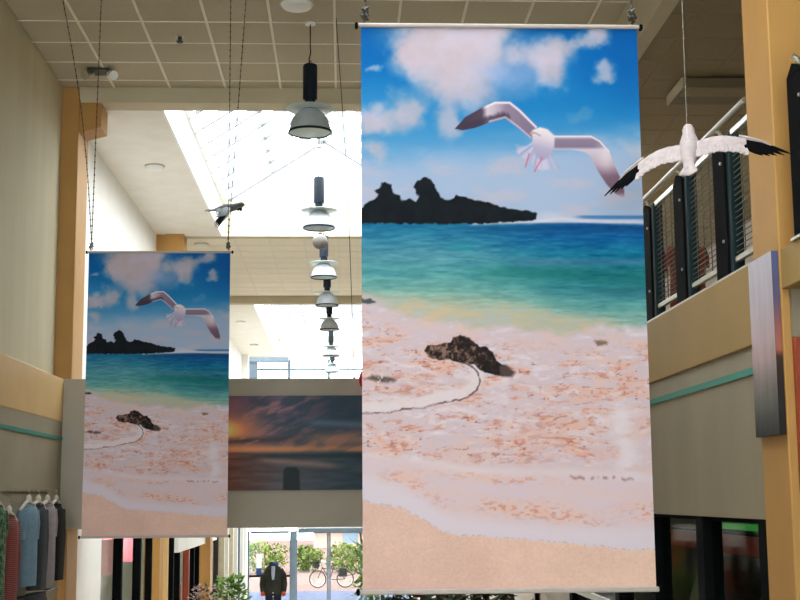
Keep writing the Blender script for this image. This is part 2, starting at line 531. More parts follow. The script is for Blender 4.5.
# bridge across the hall
struct('bridge_beam', MB().box(HALL_L + .02, HALL_R, 14.122, 14.185, -.306, 1.249, .004), MT['bridge'], label='grey bridge parapet across the hall')
struct('bridge_deck', MB().box(-2.86, HALL_R - .01, 14.186, 15.9, -.31, -.05), MT['bridge'], label='deck of the bridge')
struct('bridge_back', MB().box(-2.88, HALL_R, 15.9, 16.0, -.31, 1.05), MT['white_wall'], label='rear parapet of the bridge')

# facade with entrance doors at the far end
fr = MB()
fr.box(HALL_L, HALL_R, 42, 42.2, -.95, -.3).box(HALL_L, HALL_R, 42, 42.2, 4.3, 5.0)
fr.box(-8, HALL_L, 42, 42.2, GROUND, 5.0).box(HALL_R, GX + 2, 42, 42.2, GROUND, 5.0)
struct('wall_front', fr, MT['white_wall'])
uw = thing('window_2', (-.5, 42.1, -.3), 'tall glazed facade above the entrance', None, None, 'structure')
for x in (-2.95, -1.7, -.45, .8, 1.98):
    part('mullion', MB().box(x - .05, x + .05, 42.02, 42.14, -.3, 4.3), MT['frame'], uw)
for z in (-.3, .9, 2.0, 3.1, 4.0):
    part('transom', MB().box(HALL_L, HALL_R, 42.03, 42.13, z - .035, z + .035), MT['frame'], uw)
for x0, x1 in ((-2.9, -1.75), (-1.65, -.5), (-.4, .75), (.85, 1.93)):
    part('pane', MB().box(x0, x1, 42.08, 42.09, -.26, 4.2), MT['glass'], uw)
part('roller_blind', MB().box(-3.02, -1.7, 41.85, 42.0, 4.21, 4.40, .02), MT['frame'], uw, label='grey blue blind box')
part('jamb', MB().box(-3.04, -2.68, 41.9, 42.0, -.3, 4.21, .006), MT['frame'], uw)
for n, (x0, x1, lab) in enumerate(((-2.95, -1.6, 'left fixed glass leaf of the entrance'), (-1.48, -.452, 'glass entrance door leaf beside the grey post'), (-.442, .58, 'right glass entrance door leaf'), (.66, 2.0, 'fixed glass pane right of the entrance'))):
    dr = thing('door_%d' % (n + 1), ((x0 + x1) / 2, 42.08, GROUND), lab, None, None, 'structure')
    part('door_frame', MB().box(x0, x0 + .055, 42.04, 42.12, GROUND, -1.02).box(x1 - .055, x1, 42.04, 42.12, GROUND, -1.02).box(x0 + .07, x1 - .07, 42.04, 42.12, -1.1, -1.02).box(x0 + .07, x1 - .07, 42.04, 42.12, GROUND, GROUND + .15), MT['frame'], dr)
    part('pane', MB().box(x0 + .07, x1 - .07, 42.075, 42.085, GROUND + .15, -1.1), MT['glass'], dr)
    if n in (0,):
        part('push_bar', MB().box(x0 + .05, x1 - .05, 41.98, 42.03, -2.42, -2.36), MT['black'], dr)
struct('trim_21', MB().box(-1.62, -1.46, 41.95, 42.15, GROUND, -1.03), MT['frame'], label='grey blue post between entrance doors')
struct('trim_22', MB().box(-1.4, 1.9, 41.8, 41.98, -1.06, -.95), MT['frame'], label='door operator housing over the entrance')

# ------------------------------------------------------------------ printed pictures (flat print, drawn as ink on a fine grid)
_R = np.random.RandomState(3)
_TAB = _R.rand(256, 256)


def vnoise(x, y):
    xi, yi = np.floor(x).astype(int), np.floor(y).astype(int)
    fx, fy = x - xi, y - yi
    fx, fy = fx * fx * (3 - 2 * fx), fy * fy * (3 - 2 * fy)
    t = lambda a, b: _TAB[a & 255, b & 255]
    return (t(xi, yi) * (1 - fx) + t(xi + 1, yi) * fx) * (1 - fy) + (t(xi, yi + 1) * (1 - fx) + t(xi + 1, yi + 1) * fx) * fy


def fbm(x, y, o=4):
    s, a, n = 0, .5, 0
    for k in range(o):
        s = s + a * vnoise(x * 2 ** k + 17 * k, y * 2 ** k + 31 * k)
        n += a
        a *= .5
    return s / n


def sst(a, b, v):
    t = np.clip((v - a) / (b - a), 0, 1)
    return t * t * (3 - 2 * t)


def sdf(px, py, poly):
    P = np.array(poly, float)
    Q = np.roll(P, -1, 0)
    d = np.full(px.shape, 1e9)
    ins = np.zeros(px.shape, bool)
    for (ax, ay), (bx, by) in zip(P, Q):
        ex, ey = bx - ax, by - ay
        t = np.clip(((px - ax) * ex + (py - ay) * ey) / (ex * ex + ey * ey + 1e-9), 0, 1)
        d = np.minimum(d, np.hypot(px - ax - t * ex, py - ay - t * ey))
        c = ((ay > py) != (by > py)) & (px < (bx - ax) * (py - ay) / (by - ay + 1e-12) + ax)
        ins ^= c
    return np.where(ins, -d, d)


def linedist(px, py, pts):
    d = np.full(px.shape, 1e9)
    for (ax, ay), (bx, by) in zip(pts[:-1], pts[1:]):
        ex, ey = bx - ax, by - ay
        t = np.clip(((px - ax) * ex + (py - ay) * ey) / (ex * ex + ey * ey + 1e-9), 0, 1)
        d = np.minimum(d, np.hypot(px - ax - t * ex, py - ay - t * ey))
    return d


class Paint:
    def __init__(s, x, y):
        s.x, s.y = x, y
        s.c = np.zeros(x.shape + (3,))

    def over(s, rgb, a):
        rgb = np.array(rgb, float) if not isinstance(rgb, np.ndarray) else rgb
        s.c = s.c * (1 - a[..., None]) + rgb * a[..., None]


def ramp(v, stops):
    xs = [p for p, _ in stops]
    return np.stack([np.interp(v, xs, [c[k] for _, c in stops]) for k in range(3)], -1)


def paint_beach(x, y):
    """x, y: position on the print, in a 360..650 by 25..592 frame"""
    p = Paint(x, y)
    curve = lambda pts: np.interp(x, [a for a, _ in pts], [b for _, b in pts])
    # sky
    sky = ramp(y, [(25, (0, 92, 166)), (70, (4, 106, 178)), (110, (28, 128, 190)), (150, (92, 158, 206)), (185, (146, 178, 212)), (218, (160, 184, 214))])
    p.c = sky.copy()
    p.over((0, 84, 162), .5 * sst(560, 650, x) * (1 - sst(60, 150, y)))
    p.over((70, 150, 205), .5 * (1 - sst(365, 460, x)) * sst(60, 110, y) * (1 - sst(120, 150, y)))
    wx = x + 22 * (fbm(x / 26, y / 26) - .5) + 8 * (fbm(x / 9 + 9, y / 9) - .5)
    wy = y + 22 * (fbm(x / 26 + 40, y / 26 + 7) - .5) + 8 * (fbm(x / 9 + 3, y / 9 + 5) - .5)
    def blob(cx, cy, rx, ry, a, col=(200, 186, 197), hard=.75):
        d = np.hypot((wx - cx) / rx, (wy - cy) / ry)
        p.over(np.array(col) + ((fbm(x / 18 + 5, y / 18) - .5) * np.array([26.])[0])[..., None] * np.array([.4, .8, 1.4]), a * (1 - sst(hard * .5, 1.65, d)))
    H = (140, 166, 208)
    blob(515, 72, 46, 22, .75, H, .4); blob(470, 92, 40, 16, .6, H, .4)
    for b in ((452, 34, 54, 26, .96), (412, 52, 20, 22, .96), (440, 66, 26, 26, .9), (470, 60, 32, 30, .85), (490, 30, 18, 26, .9), (455, 88, 26, 13, .6), (480, 98, 14, 10, .45), (446, 120, 12, 20, .75)):
        blob(*b)
    for b in ((546, 56, 20, 17, .9), (552, 74, 13, 15, .75), (518, 56, 10, 10, .7), (570, 47, 18, 8, .6), (590, 43, 14, 7, .62), (600, 38, 12, 9, .72), (603, 72, 11, 9, .75), (379, 71, 7, 5, .6), (375, 118, 15, 13, .8), (408, 108, 15, 14, .8), (394, 122, 22, 9, .6), (374, 150, 11, 9, .7), (580, 114, 9, 7, .18)):
        blob(*b)
    hz = sst(140, 182, y + 26 * (fbm(x / 40, y / 18) - .5) + .10 * (x - 400) * (x > 400))
    p.over((166, 184, 212), .85 * hz)
    p.over((192, 186, 200), .6 * hz * sst(.42, .7, fbm(x / 34 + 8, y / 14)))
    # sea
    sea_l = ramp(y, [(221, (14, 104, 146)), (236, (44, 124, 156)), (256, (76, 142, 160)), (272, (82, 154, 160)), (288, (112, 170, 164)), (302, (158, 184, 164))])
    sea_r = ramp(y, [(221, (0, 72, 128)), (236, (0, 84, 146)), (252, (10, 112, 148)), (268, (24, 112, 128)), (290, (44, 126, 138)), (306, (92, 158, 156)), (320, (130, 172, 164))])
    t = sst(430, 610, x + 30 * (fbm(x / 40, y / 9) - .5))[..., None]
    sea = sea_l * (1 - t) + sea_r * t
    n1 = fbm(x / 26, y / 3.2, 4) - .5
    n2 = fbm(x / 9 + 30, y / 1.8, 3) - .5
    sea = sea + (n1 * 70)[..., None] * np.array([.7, .7, .5]) + (n2 * 30)[..., None]
    a = sst(222, 224, y)
    p.over(sea, a)
    wv = np.exp(-((y - curve([(460, 276), (500, 272), (560, 274), (650, 280)])) / 7.5) ** 2) * sst(450, 520, x)
    p.over((18, 108, 98), .62 * wv * (.75 + n1))
    p.over((90, 120, 160), .45 * np.exp(-((y - 262) / 3.5) ** 2) * sst(490, 540, x))
    p.over((40, 96, 112), .5 * np.exp(-((y - 292) / 4.5) ** 2) * sst(560, 620, x))
    p.over((20, 150, 150), .5 * np.exp(-((y - 247) / 3.0) ** 2) * np.exp(-((x - 462) / 14) ** 2))
    p.over((6, 66, 116), .5 * np.exp(-((y - 229) / 3.5) ** 2) * sst(420, 520, x))
    # surf at the horizon
    p.over((44, 110, 170), .8 * sst(570, 585, x) * np.exp(-((y - 217.5) / 2.0) ** 4))
    p.over((206, 208, 222), .85 * np.exp(-((y - curve([(470, 223.5), (530, 222), (560, 219), (600, 222), (650, 223)])) / 2.0) ** 2) * sst(466, 474, x) * (.65 + .7 * fbm(x / 8, y / 3)))
    p.over((200, 206, 222), .55 * np.exp(-((x - 548) / 16) ** 2 - ((y - 216) / 4) ** 2))
    # island
    isl = [(358, 208), (362.5, 208), (369, 202), (375.6, 200), (378.5, 194), (374.7, 191), (381, 187), (382, 182.5), (390.6, 184.5), (392.5, 192), (400, 195.6), (402, 200), (411, 198.5), (416, 202), (418.7, 197.5), (413.5, 187), (417, 180.6), (425, 177), (431, 180.6), (435.6, 188), (440, 197.5), (447, 200), (454, 198.5), (456, 195), (467.5, 198), (482.5, 201), (494, 204.6), (507.5, 209), (527.5, 211), (537.5, 214), (536, 220), (515, 222), (470, 224), (358, 223.5)]
    jx, jy = x + 3 * (fbm(x / 5, y / 5) - .5), y + 3.5 * (fbm(x / 5 + 50, y / 5) - .5)
    ni = fbm(x / 7, y / 7)
    p.over(np.stack([10 + 12 * ni, 15 + 14 * ni, 22 + 14 * ni], -1), 1 - sst(-.9, 1.0, sdf(jx, jy, isl)))
    # shallow sandy water and foam
    yb = curve([(360, 291), (420, 298), (480, 303), (530, 305), (580, 313), (610, 318), (650, 323)]) + 9 * (fbm(x / 16, y / 8) - .5)
    p.over(ramp(fbm(x / 14, y / 5, 4), [(.3, (206, 182, 150)), (.5, (190, 184, 160)), (.7, (186, 186, 178))]), .85 * sst(-6, 12, y - yb) * (1 - .65 * sst(600, 630, x)))
    p.over((196, 186, 190), .9 * sst(-3, 10, y - yb) * (1 - sst(370, 400, x + 15 * (fbm(x / 9, y / 9) - .5))))
    f0 = yb + curve([(360, 4), (400, 14), (470, 20), (560, 22), (600, 8), (650, 2)])
    swx = x + 16 * (fbm(x / 30 + 3, y / 16) - .5)
    swy = y + 10 * (fbm(x / 30 + 60, y / 16) - .5)
    nf = fbm(swx / 22, swy / 7, 5)
    nf2 = fbm(swx / 7 + 4, swy / 3, 4)
    foam = ramp(.6 * nf + .4 * nf2, [(.25, (222, 190, 180)), (.42, (210, 190, 194)), (.55, (206, 190, 200)), (.75, (222, 212, 218))])
    p.over(foam, sst(-2, 10, y - f0 + 10 * (fbm(x / 10, y / 5) - .5)))
    dn = y - f0
    # orange sand showing through
    zone = sst(8, 40, dn) * (1 - sst(452, 470, y - .02 * (x - 360)))
    zone = zone * (1 - .85 * sst(596, 622, x + 14 * (fbm(x / 12, y / 12) - .5)) * sst(395, 420, y))
    ns = fbm(swx / 26 + 11, swy / 6.5 + 4, 5)
    p.over((224, 176, 156), .7 * zone * sst(.48, .68, .7 * ns + .3 * nf2))
    nk = fbm(swx / 9 + 5, swy / 2.6 + 9, 4)
    p.over((204, 142, 122), .8 * zone * sst(.54, .70, nk) * sst(.40, .62, ns))
    p.over((150, 100, 92), .75 * zone * sst(.66, .78, fbm(x / 4 + 2, y / 1.6, 3)) * sst(.36, .52, ns))
    p.over((226, 216, 220), .5 * zone * sst(.60, .72, fbm(swx / 12 + 21, swy / 3.5 + 2, 4)))
    for cx, cy, rx, ry, al in ((545, 425, 28, 12, .55), (640, 425, 14, 9, .5), (590, 400, 22, 7, .4), (520, 388, 12, 5, .5), (470, 392, 12, 9, .45), (420, 390, 26, 8, .45), (395, 440, 22, 8, .45), (560, 440, 34, 8, .4), (520, 455, 40, 9, .45), (590, 455, 26, 6, .45)):
        g = np.exp(-((swx - cx) / rx) ** 2 - ((swy - cy) / ry) ** 2)
        p.over((222, 164, 140), al * g * sst(.3, .6, nf2))
        p.over((172, 110, 92), .9 * al * g * sst(.54, .66, nk))
    # smooth lower wash
    low = sst(452, 470, y - curve([(360, -6), (450, 2), (520, 8), (600, 12), (650, 14)]) + 6 * (fbm(x / 20, y / 8) - .5))
    p.over(ramp(fbm(x / 40, y / 9, 4), [(.3, (218, 195, 196)), (.7, (212, 195, 205))]), low)
    p.over((220, 208, 212), .85 * low * np.exp(-((y - curve([(360, 452), (420, 458), (470, 470), (560, 470), (650, 476)])) / 6) ** 2))
    for cx, cy, rx, ry, al in ((402, 478, 18, 8, .75), (440, 500, 16, 8, .35), (500, 478, 50, 4, .6), (535, 512, 42, 8, .8), (580, 520, 26, 5, .7), (496, 506, 16, 6, .6), (640, 510, 20, 7, .7), (420, 490, 8, 6, .5)):
        g = np.exp(-((swx - cx) / rx) ** 2 - ((swy - cy - .08 * (x - cx)) / ry) ** 2)
        p.over((228, 182, 158), .8 * al * g * sst(.32, .55, fbm(x / 9 + 6, y / 4, 3)))
        p.over((196, 132, 110), .9 * al * g * sst(.52, .66, fbm(x / 4.5, y / 2.2, 3)))
    dk = np.exp(-((y - curve([(560, 477), (600, 478), (640, 479)]) + 3 * (vnoise(x / 5, x * 0 + 3) - .5)) / 1.5) ** 2) * sst(565, 575, x) * (1 - sst(628, 640, x))
    p.over((146, 104, 98), .7 * dk * sst(.42, .62, vnoise(x / 3.1, x * 0 + 8.3)))
    # the last lavender fringe and the dry sand
    yl = curve([(360, 500), (378, 503), (400, 507), (420, 518), (440, 530), (460, 535), (500, 537), (540, 540), (570, 543), (600, 546), (630, 550), (656, 549)]) + 2.5 * (fbm(x / 9, y * 0 + 3) - .5)
    wd = curve([(360, 30), (420, 26), (480, 22), (560, 20), (650, 28)])
    p.over((216, 206, 216), .9 * sst(-4, 14, y - (yl - wd) + 4 * (fbm(x / 14, y / 6) - .5)))
    gs = fbm(x / 1.6, y / 1.6, 2) - .5
    sand = ramp(x, [(360, (220, 185, 170)), (520, (224, 188, 172)), (655, (228, 195, 175))])
    sand = sand + (gs * 16)[..., None] + ((fbm(x / 30, y / 20) - .5) * 14)[..., None]
    p.over(sand, sst(-.5, 2.5, y - yl))
    p.over((176, 140, 128), .45 * np.exp(-((y - yl) / .8) ** 2) * sst(.5, .7, vnoise(x / 1.7, y / 4)))
    for k in range(3):
        wq = curve([(360, 350 + 22 * k), (430, 372 + 18 * k), (520, 388 + 16 * k), (600, 400 + 18 * k), (655, 380 + 24 * k)]) + 9 * (fbm(x / 22 + 9 * k, y * 0 + k) - .5)
        p.over((224, 214, 218), .55 * np.exp(-((y - wq) / 2.6) ** 2) * sst(.4, .6, fbm(x / 18 + 3 * k, y / 18)))
    p.over((222, 212, 218), .8 * np.exp(-((x - 622 - .12 * (y - 420)) / 13) ** 2) * sst(392, 415, y) * (1 - sst(465, 485, y)) * sst(.25, .5, nf))
    # swirl of foam with its dark rim
    arc = [(358, 413), (390, 412), (402, 409), (420, 408), (442, 403), (466, 398), (476, 391), (480, 382), (478, 372), (470, 364), (452, 360)]
    d = linedist(jx, jy - .5, arc)
    p.over((222, 212, 216), .9 * (1 - sst(3, 9, linedist(jx, jy, [(a - 2, b - 5) for a, b in arc]))))
    p.over((112, 88, 92), .8 * (1 - sst(.4, 1.5, d)) * (.55 + .6 * (fbm(x / 12, y / 12) > .45)))
    # rocks
    rock = [(424.7, 351), (428, 346), (441, 345), (445, 343), (450.6, 342.5), (452.5, 337), (462, 336), (469.4, 338.7), (475, 343.4), (480.6, 347), (484.4, 346), (493, 352), (496.5, 361), (505, 366), (514, 372), (511, 376), (494, 375), (484, 372.5), (475, 365), (467.5, 362.7), (457, 362), (447, 359), (437.5, 360), (428, 357.5)]
    nr = .5 * fbm(x / 6, y / 6, 3) + .5 * fbm(x / 1.9 + 7, y / 1.9, 3)
    rc = ramp(nr + .10 * np.exp(-((x - 440) / 16) ** 2) - .12 * sst(470, 486, x), [(.3, (30, 22, 22)), (.52, (46, 36, 34)), (.62, (92, 70, 62)), (.74, (140, 112, 98))])
    p.over(rc, 1 - sst(-.8, .9, sdf(jx, jy, rock)))
    p.over((92, 76, 74), .8 * (1 - sst(-1, 2.5, sdf(jx, jy, [(500, 366), (506, 366), (515, 372), (512, 377), (502, 376)]))))
    p.over((76, 82, 86), 1 - sst(-.8, .9, sdf(jx, jy, [(358, 297), (364, 299), (371, 299), (376, 303), (370, 304), (358, 303)])))
    p.over((84, 70, 66), .9 * (1 - sst(-2, 2, sdf(jx, jy, [(366, 378), (372, 376), (384, 377), (396, 379), (396, 381), (388, 383), (378, 382)]))) * sst(.34, .5, nr))
    p.over((126, 96, 80), .9 * (1 - sst(-2, 1.5, sdf(jx, jy, [(593, 341), (599, 339.5), (608, 342), (607, 345), (598, 346)]))))
    # gull in flight
    wl_ = [(455, 129), (465, 117.5), (482.5, 107.5), (495, 102), (510, 102), (520, 110), (527.5, 117.5), (537, 127), (531, 139), (517.5, 127.5), (505, 118.5), (490, 122.5), (475, 128), (462.5, 130.5)]
    d = sdf(x, y, wl_)
    m = 1 - sst(-.7, .7, d)
    top = linedist(x, y, [(470, 113.5), (482.5, 107.5), (495, 102), (510, 102), (520, 110), (537, 127)])
    c = ramp(x, [(455, (62, 50, 66)), (482, (84, 70, 86)), (487, (204, 194, 204)), (498, (180, 166, 182)), (506, (140, 124, 146)), (537, (124, 110, 138))])
    p.over(c, m)
    low_e = linedist(x, y, [(455, 129.5), (462.5, 130.5), (475, 128), (490, 122.5), (503, 119)])
    p.over((66, 54, 72), .8 * m * (1 - sst(4, 9, low_e + 2 * (vnoise(x / 2, y / 2) - .5))))
    p.over((228, 218, 226), m * (1 - sst(1.2, 3.0, top)) * sst(480, 488, x))
    p.over((220, 210, 220), m * .7 * (1 - sst(.5, 2.4, linedist(x, y, [(490, 122), (505, 118), (517, 127), (531, 139)]))))
    wr_ = [(553, 136), (572.5, 136), (591, 136), (600, 141), (609, 151), (614, 165), (620, 177.5), (624, 190), (624.5, 199), (615, 194), (606, 184), (597.5, 171), (591, 157.5), (585, 152.5), (572.5, 150), (553, 150)]
    d = sdf(x, y, wr_)
    m = 1 - sst(-.7, .7, d)
    c = ramp(y, [(136, (206, 196, 208)), (140, (138, 124, 148)), (147, (130, 116, 142)), (150, (204, 196, 208)), (165, (178, 158, 176)), (176, (124, 98, 116)), (192, (110, 86, 104)), (199, (210, 198, 208))])
    p.over(c, m)
    p.over((222, 210, 218), .8 * m * np.exp(-((x - 606) / 8) ** 2 - ((y - 155) / 13) ** 2))
    p.over((228, 220, 228), m * (1 - sst(.8, 2.2, linedist(x, y, wr_[:3] + [(600, 141), (609, 151)]))))
    tail = [(531, 141), (527.5, 146), (515, 144), (516, 152), (519, 158), (530, 163), (536, 171), (545, 172), (553, 170), (562, 168), (552, 158), (554, 146), (548, 140)]
    fan = vnoise(np.arctan2(x - 541, y - 138) * 9 + 50, x * 0 + 2)
    p.over(ramp(fan, [(.2, (166, 164, 196)), (.8, (206, 200, 218))]), (1 - sst(-2.6, 1.0, sdf(x + 2 * (fan - .5), y + 3 * (fan - .5), tail))) * .8)
    body = [(530, 133), (533, 129.5), (540, 127), (547.5, 129), (555, 136), (554.5, 147), (549, 158), (541, 162), (535, 156), (531.5, 146), (532, 137)]
    p.over(ramp(y + .25 * (540 - x), [(127, (236, 228, 230)), (138, (214, 204, 214)), (148, (178, 170, 198)), (162, (160, 156, 192))]), 1 - sst(-1.6, .8, sdf(x, y, body)))
    p.over((150, 130, 150), .6 * (1 - sst(.4, 1.3, linedist(x, y, [(531, 134), (535, 133), (540, 136)]))))
    p.over((196, 160, 120), .9 * (1 - sst(.2, 1.1, linedist(x, y, [(530.2, 133.5), (533, 132.5)]))))
    for ln in (((529, 154), (525.5, 167)), ((542, 158), (534.5, 171.5))):
        p.over((204, 110, 136), .8 * (1 - sst(.3, 1.4, linedist(x, y, list(ln)))))
    return p.c


def paint_sunset(x, y):
    """frame 212..384 by 396..489"""
    p = Paint(x, y)
    n = fbm((x + .9 * y) / 30, (y - .28 * (380 - x)) / 12, 5)
    n2 = fbm((x + .5 * y) / 16 + 9, (y - .3 * (380 - x)) / 6, 4)
    p.c = ramp(y, [(396, (66, 64, 88)), (420, (82, 72, 90)), (440, (96, 78, 80)), (452, (112, 84, 72))])
    p.over((128, 92, 100), .85 * sst(.38, .58, n) * (1 - sst(300, 345, x + (y - 396))))
    p.over((40, 56, 72), .85 * sst(.40, .6, n2) * sst(235, 300, x + .9 * (430 - y)))
    p.over((36, 50, 66), .8 * sst(285, 350, x - .4 * (y - 396)) * (1 - sst(425, 440, y)))
    p.over((76, 92, 112), .7 * np.exp(-((y - 424 - .05 * (x - 330)) / 3.5) ** 2) * sst(300, 320, x))
    g = np.exp(-((x - 228) / 26) ** 2 - ((y - 431) / 14) ** 2)
    p.over((214, 128, 70), .9 * g)
    p.over((244, 196, 112), .95 * np.exp(-((x - 226) / 12) ** 2 - ((y - 430) / 8) ** 2))
    p.over((150, 84, 80), .45 * np.exp(-((x - 230) / 24) ** 2 - ((y - 405) / 16) ** 2))
    p.over((54, 48, 58), .8 * np.exp(-((y - 441 + .03 * (x - 240)) / 3.5) ** 2) * (1 - sst(290, 320, x)) * sst(.3, .5, n2))
    p.over((190, 122, 78), .8 * np.exp(-((y - 449) / 3.2) ** 2) * (1 - .45 * sst(240, 360, x)))
    p.over((150, 104, 84), .6 * np.exp(-((y - 440) / 6) ** 2) * sst(290, 330, x))
    sea = ramp(x, [(212, (110, 58, 46)), (250, (84, 62, 60)), (290, (66, 66, 74)), (340, (46, 58, 68)), (384, (38, 50, 60))])
    sea = sea * (.75 + .5 * fbm(x / 20, y / 3))[..., None]
    p.over(sea, sst(451.5, 453, y))
    p.over((150, 112, 98), .5 * np.exp(-((y - 459 - .10 * (x - 265)) / 3.0) ** 2) * sst(255, 270, x) * (1 - sst(320, 350, x)))
    p.over((30, 40, 48), .8 * sst(453, 454, y) * np.exp(-((y - 456) / 3) ** 2) * sst(240, 280, x))
    p.over((24, 32, 36), 1 - sst(-1, 1, sdf(x, y, [(285, 492), (285.5, 470), (288, 467), (298, 467), (301, 470), (302, 492)])))
    return p.c


def paint_canvas(u, v):
    """tall pale canvas fading to dark water at the foot; u, v in 0..1"""
    n = fbm(u * 12, v * 5, 4) - .5
    c = ramp(v, [(0, (58, 58, 56)), (.08, (80, 80, 78)), (.16, (104, 104, 98)), (.3, (140, 132, 126)), (.42, (182, 160, 158)), (.55, (196, 178, 182)), (.8, (194, 188, 198)), (1, (202, 198, 206))])
    return c + (n * 22)[..., None]


def to_lin(c):
    c = np.clip(c, 0, 255) / 255.0
    return np.where(c <= .04045, c / 12.92, ((c + .055) / 1.055) ** 2.4)


def print_mesh(name, w, h, nx, nz, func, m, gain=1.0):
    u, v = np.meshgrid(np.linspace(0, 1, nx), np.linspace(0, 1, nz))
    ink = np.clip(to_lin(func(u, v)) * np.asarray(gain), 0, .95).reshape(-1, 3)
    co = np.stack([(u - .5) * w, np.zeros_like(u), v * h], -1).reshape(-1, 3)
    i = (np.arange(nz - 1)[:, None] * nx + np.arange(nx - 1)[None]).reshape(-1)
    fa = np.stack([i, i + 1, i + nx + 1, i + nx], -1)
    me = bpy.data.meshes.new(name)
    me.vertices.add(len(co)); me.vertices.foreach_set('co', co.ravel())
    me.loops.add(fa.size); me.loops.foreach_set('vertex_index', fa.ravel())
    me.polygons.add(len(fa)); me.polygons.foreach_set('loop_start', np.arange(0, fa.size, 4))
    at = me.attributes.new('ink', 'FLOAT_COLOR', 'POINT')
    at.data.foreach_set('color', np.concatenate([ink, np.ones((len(ink), 1))], 1).ravel())
    me.materials.append(m)
    me.update(calc_edges=True)
    return me


INK = np.array([.92, .89, .93])
BW, BH = 1.212, 2.412
BIG = (.686, 5.577, -.383)
def beach_uv(u, v):
    # lay the picture out as the photograph shows it on the large banner
    P = np.stack([BIG[0] + (u - .5) * BW, np.full_like(u, BIG[1]), BIG[2] + v * BH], -1)
    d = P @ np.array(_f)
    return paint_beach(400 + F_PX * (P @ np.array(_r)) / d, 300 - F_PX * (P @ np.array(_u)) / d)


beach_me = print_mesh('beach_print', BW, BH, 460, 900, beach_uv, MT['ink'], INK)


def chain(parent, a, b, sag=0.0, name='chain', link=.028, r=.003, local=True, side=1):
    """a hanging chain of small oval links joined in one part"""
    a, b = Vector(a), Vector(b)
    n = max(3, int((b - a).length / link))
    mb = MB()
    prev = None
    for i in range(n):
        t0, t1 = i / n, (i + 1) / n
        f = lambda t: a + (b - a) * t + Vector((sag * math.sin(math.pi * t), 0, 0))
        p, q = f(t0), f(t1)
        ax = Vector((1, 0, 0)) if i % 2 else Vector((0, 1, 0))
        m_ = (p + q) / 2
        mb.tube([p, m_ + ax * r * 1.3, q], [r * .8, r, r * .8], 4)
        mb.tube([p, m_ - ax * r * 1.3, q], [r * .8, r, r * .8], 4)
    return part(name, mb, MT['wire'], parent, local=local, kind='stuff')


def banner(loc, label, chains, rz=0.0, tilt=0.0):
    t = thing('beach_banner', loc, label, 'banner', 'beach photograph banners hanging in the hall')
    o = bpy.data.objects.new('print', beach_me); COL.objects.link(o); o.parent = t; o.location = (0, -.004, 0); ORIG[o.name] = Vector()
    part('cloth', MB().box(-BW / 2, BW / 2, -.003, 0, 0, BH), MT['cloth_back'], t, local=True)
    for nm, z0, z1 in (('top_profile', BH - .006, BH + .012), ('bottom_profile', -.014, .007)):
        bar = part(nm, MB().box(-BW / 2 - .012, BW / 2 + .012, -.014, .012, z0, z1, .005), MT['alu'], t, local=True, label='silver clamp profile')
        for s in (-1, 1):
            part('end_cap', MB().box(s * (BW / 2 + .012), s * (BW / 2 + .026), -.016, .014, z0 - .003, z1 + .003, .004), MT['black'], bar, local=True)
    for s in (-1, 1):
        x = s * (BW / 2 - .02)
        hk = part('hook', MB().tube([(x, 0, BH + .02), (x + .02 * s, 0, BH + .05), (x, 0, BH + .085), (x - .012 * s, 0, BH + .065)], .006, 6), MT['wire'], t, True, local=True)
        kb = MB()
        for k in range(9):      # the gathered chain end knotted over the hook
            aa = k * 2.4
            kb.tube([(x + .012 * math.cos(aa), .012 * math.sin(aa), BH + .03 + .006 * k), (x + .016 * math.cos(aa + 1.6), .016 * math.sin(aa + 1.6), BH + .045 + .006 * k)], .006, 4)
        part('chain_knot', kb, MT['wire'], hk, local=True)
    for (sx, dx, dy, dz, sag) in chains:
        x = sx * (BW / 2 - .02)
        chain(t, (x, 0, BH + .08), (x + dx, dy, dz), sag)
    t.rotation_euler = (tilt, 0, rz)
    return t


zt = H_CEIL - (-.315) + .02
banner((-1.578, 11.4, -.313), 'smaller beach banner hanging farther away on the left', [(-1, -.33, 0, zt, .05), (-1, .03, 0, zt, 0), (1, .0, 0, zt, 0), (1, .14, 0, zt, 0)], math.radians(-.3))
zt = 4.9 - (-.39) + .0
banner(BIG, 'large beach banner with flying gull nearest the camera', [(-1, -.02, .1, zt, 0), (1, .02, .1, zt, 0), (1, -.05, .1, zt, 0)], math.radians(.0))

# sunset picture on the bridge
sp = thing('sunset_picture', (-.49, 14.094, .075), 'wide dark sunset seascape canvas fixed to the grey bridge', 'picture')
o = bpy.data.objects.new('print', print_mesh('sunset_print', 1.835, .987, 170, 96, lambda u, v: paint_sunset(212 + 172 * u, 489.5 - 93 * v), MT['inkgloss'], 2.0)); COL.objects.link(o); o.parent = sp; o.location = (0, 0, 0); ORIG[o.name] = Vector()
part('stretcher_frame', MB().box(-.9175, .9175, .0015, .024, 0, .987), MT['black'], sp, local=True)

# tall canvas on the big right-hand column
cv = thing('tall_canvas', (HALL_R - .037, 6.305, .272), 'tall narrow canvas, pale above and dark below, on the big tan column', 'picture')
o = bpy.data.objects.new('print', print_mesh('canvas_print', .36, .865, 40, 80, paint_canvas, MT['ink'], INK)); COL.objects.link(o); o.parent = cv; o.rotation_euler = (0, 0, math.radians(-90)); ORIG[o.name] = Vector()
def canvas_edge(u, v):
    return ramp(v, [(0, (44, 42, 40)), (.3, (52, 46, 44)), (.42, (70, 50, 46)), (.46, (180, 110, 90)), (.6, (150, 96, 96)), (.75, (96, 92, 122)), (1, (88, 100, 140))]) + u[..., None] * 0
o = bpy.data.objects.new('wrapped_edge', print_mesh('edge_print', .031, .865, 4, 60, canvas_edge, MT['ink'], INK)); COL.objects.link(o); o.parent = cv; o.location = (.017, -.1802, 0); ORIG[o.name] = Vector()
part('stretcher_frame', MB().box(.0015, .033, -.179, .179, .001, .864), MT['dark'], cv, local=True)

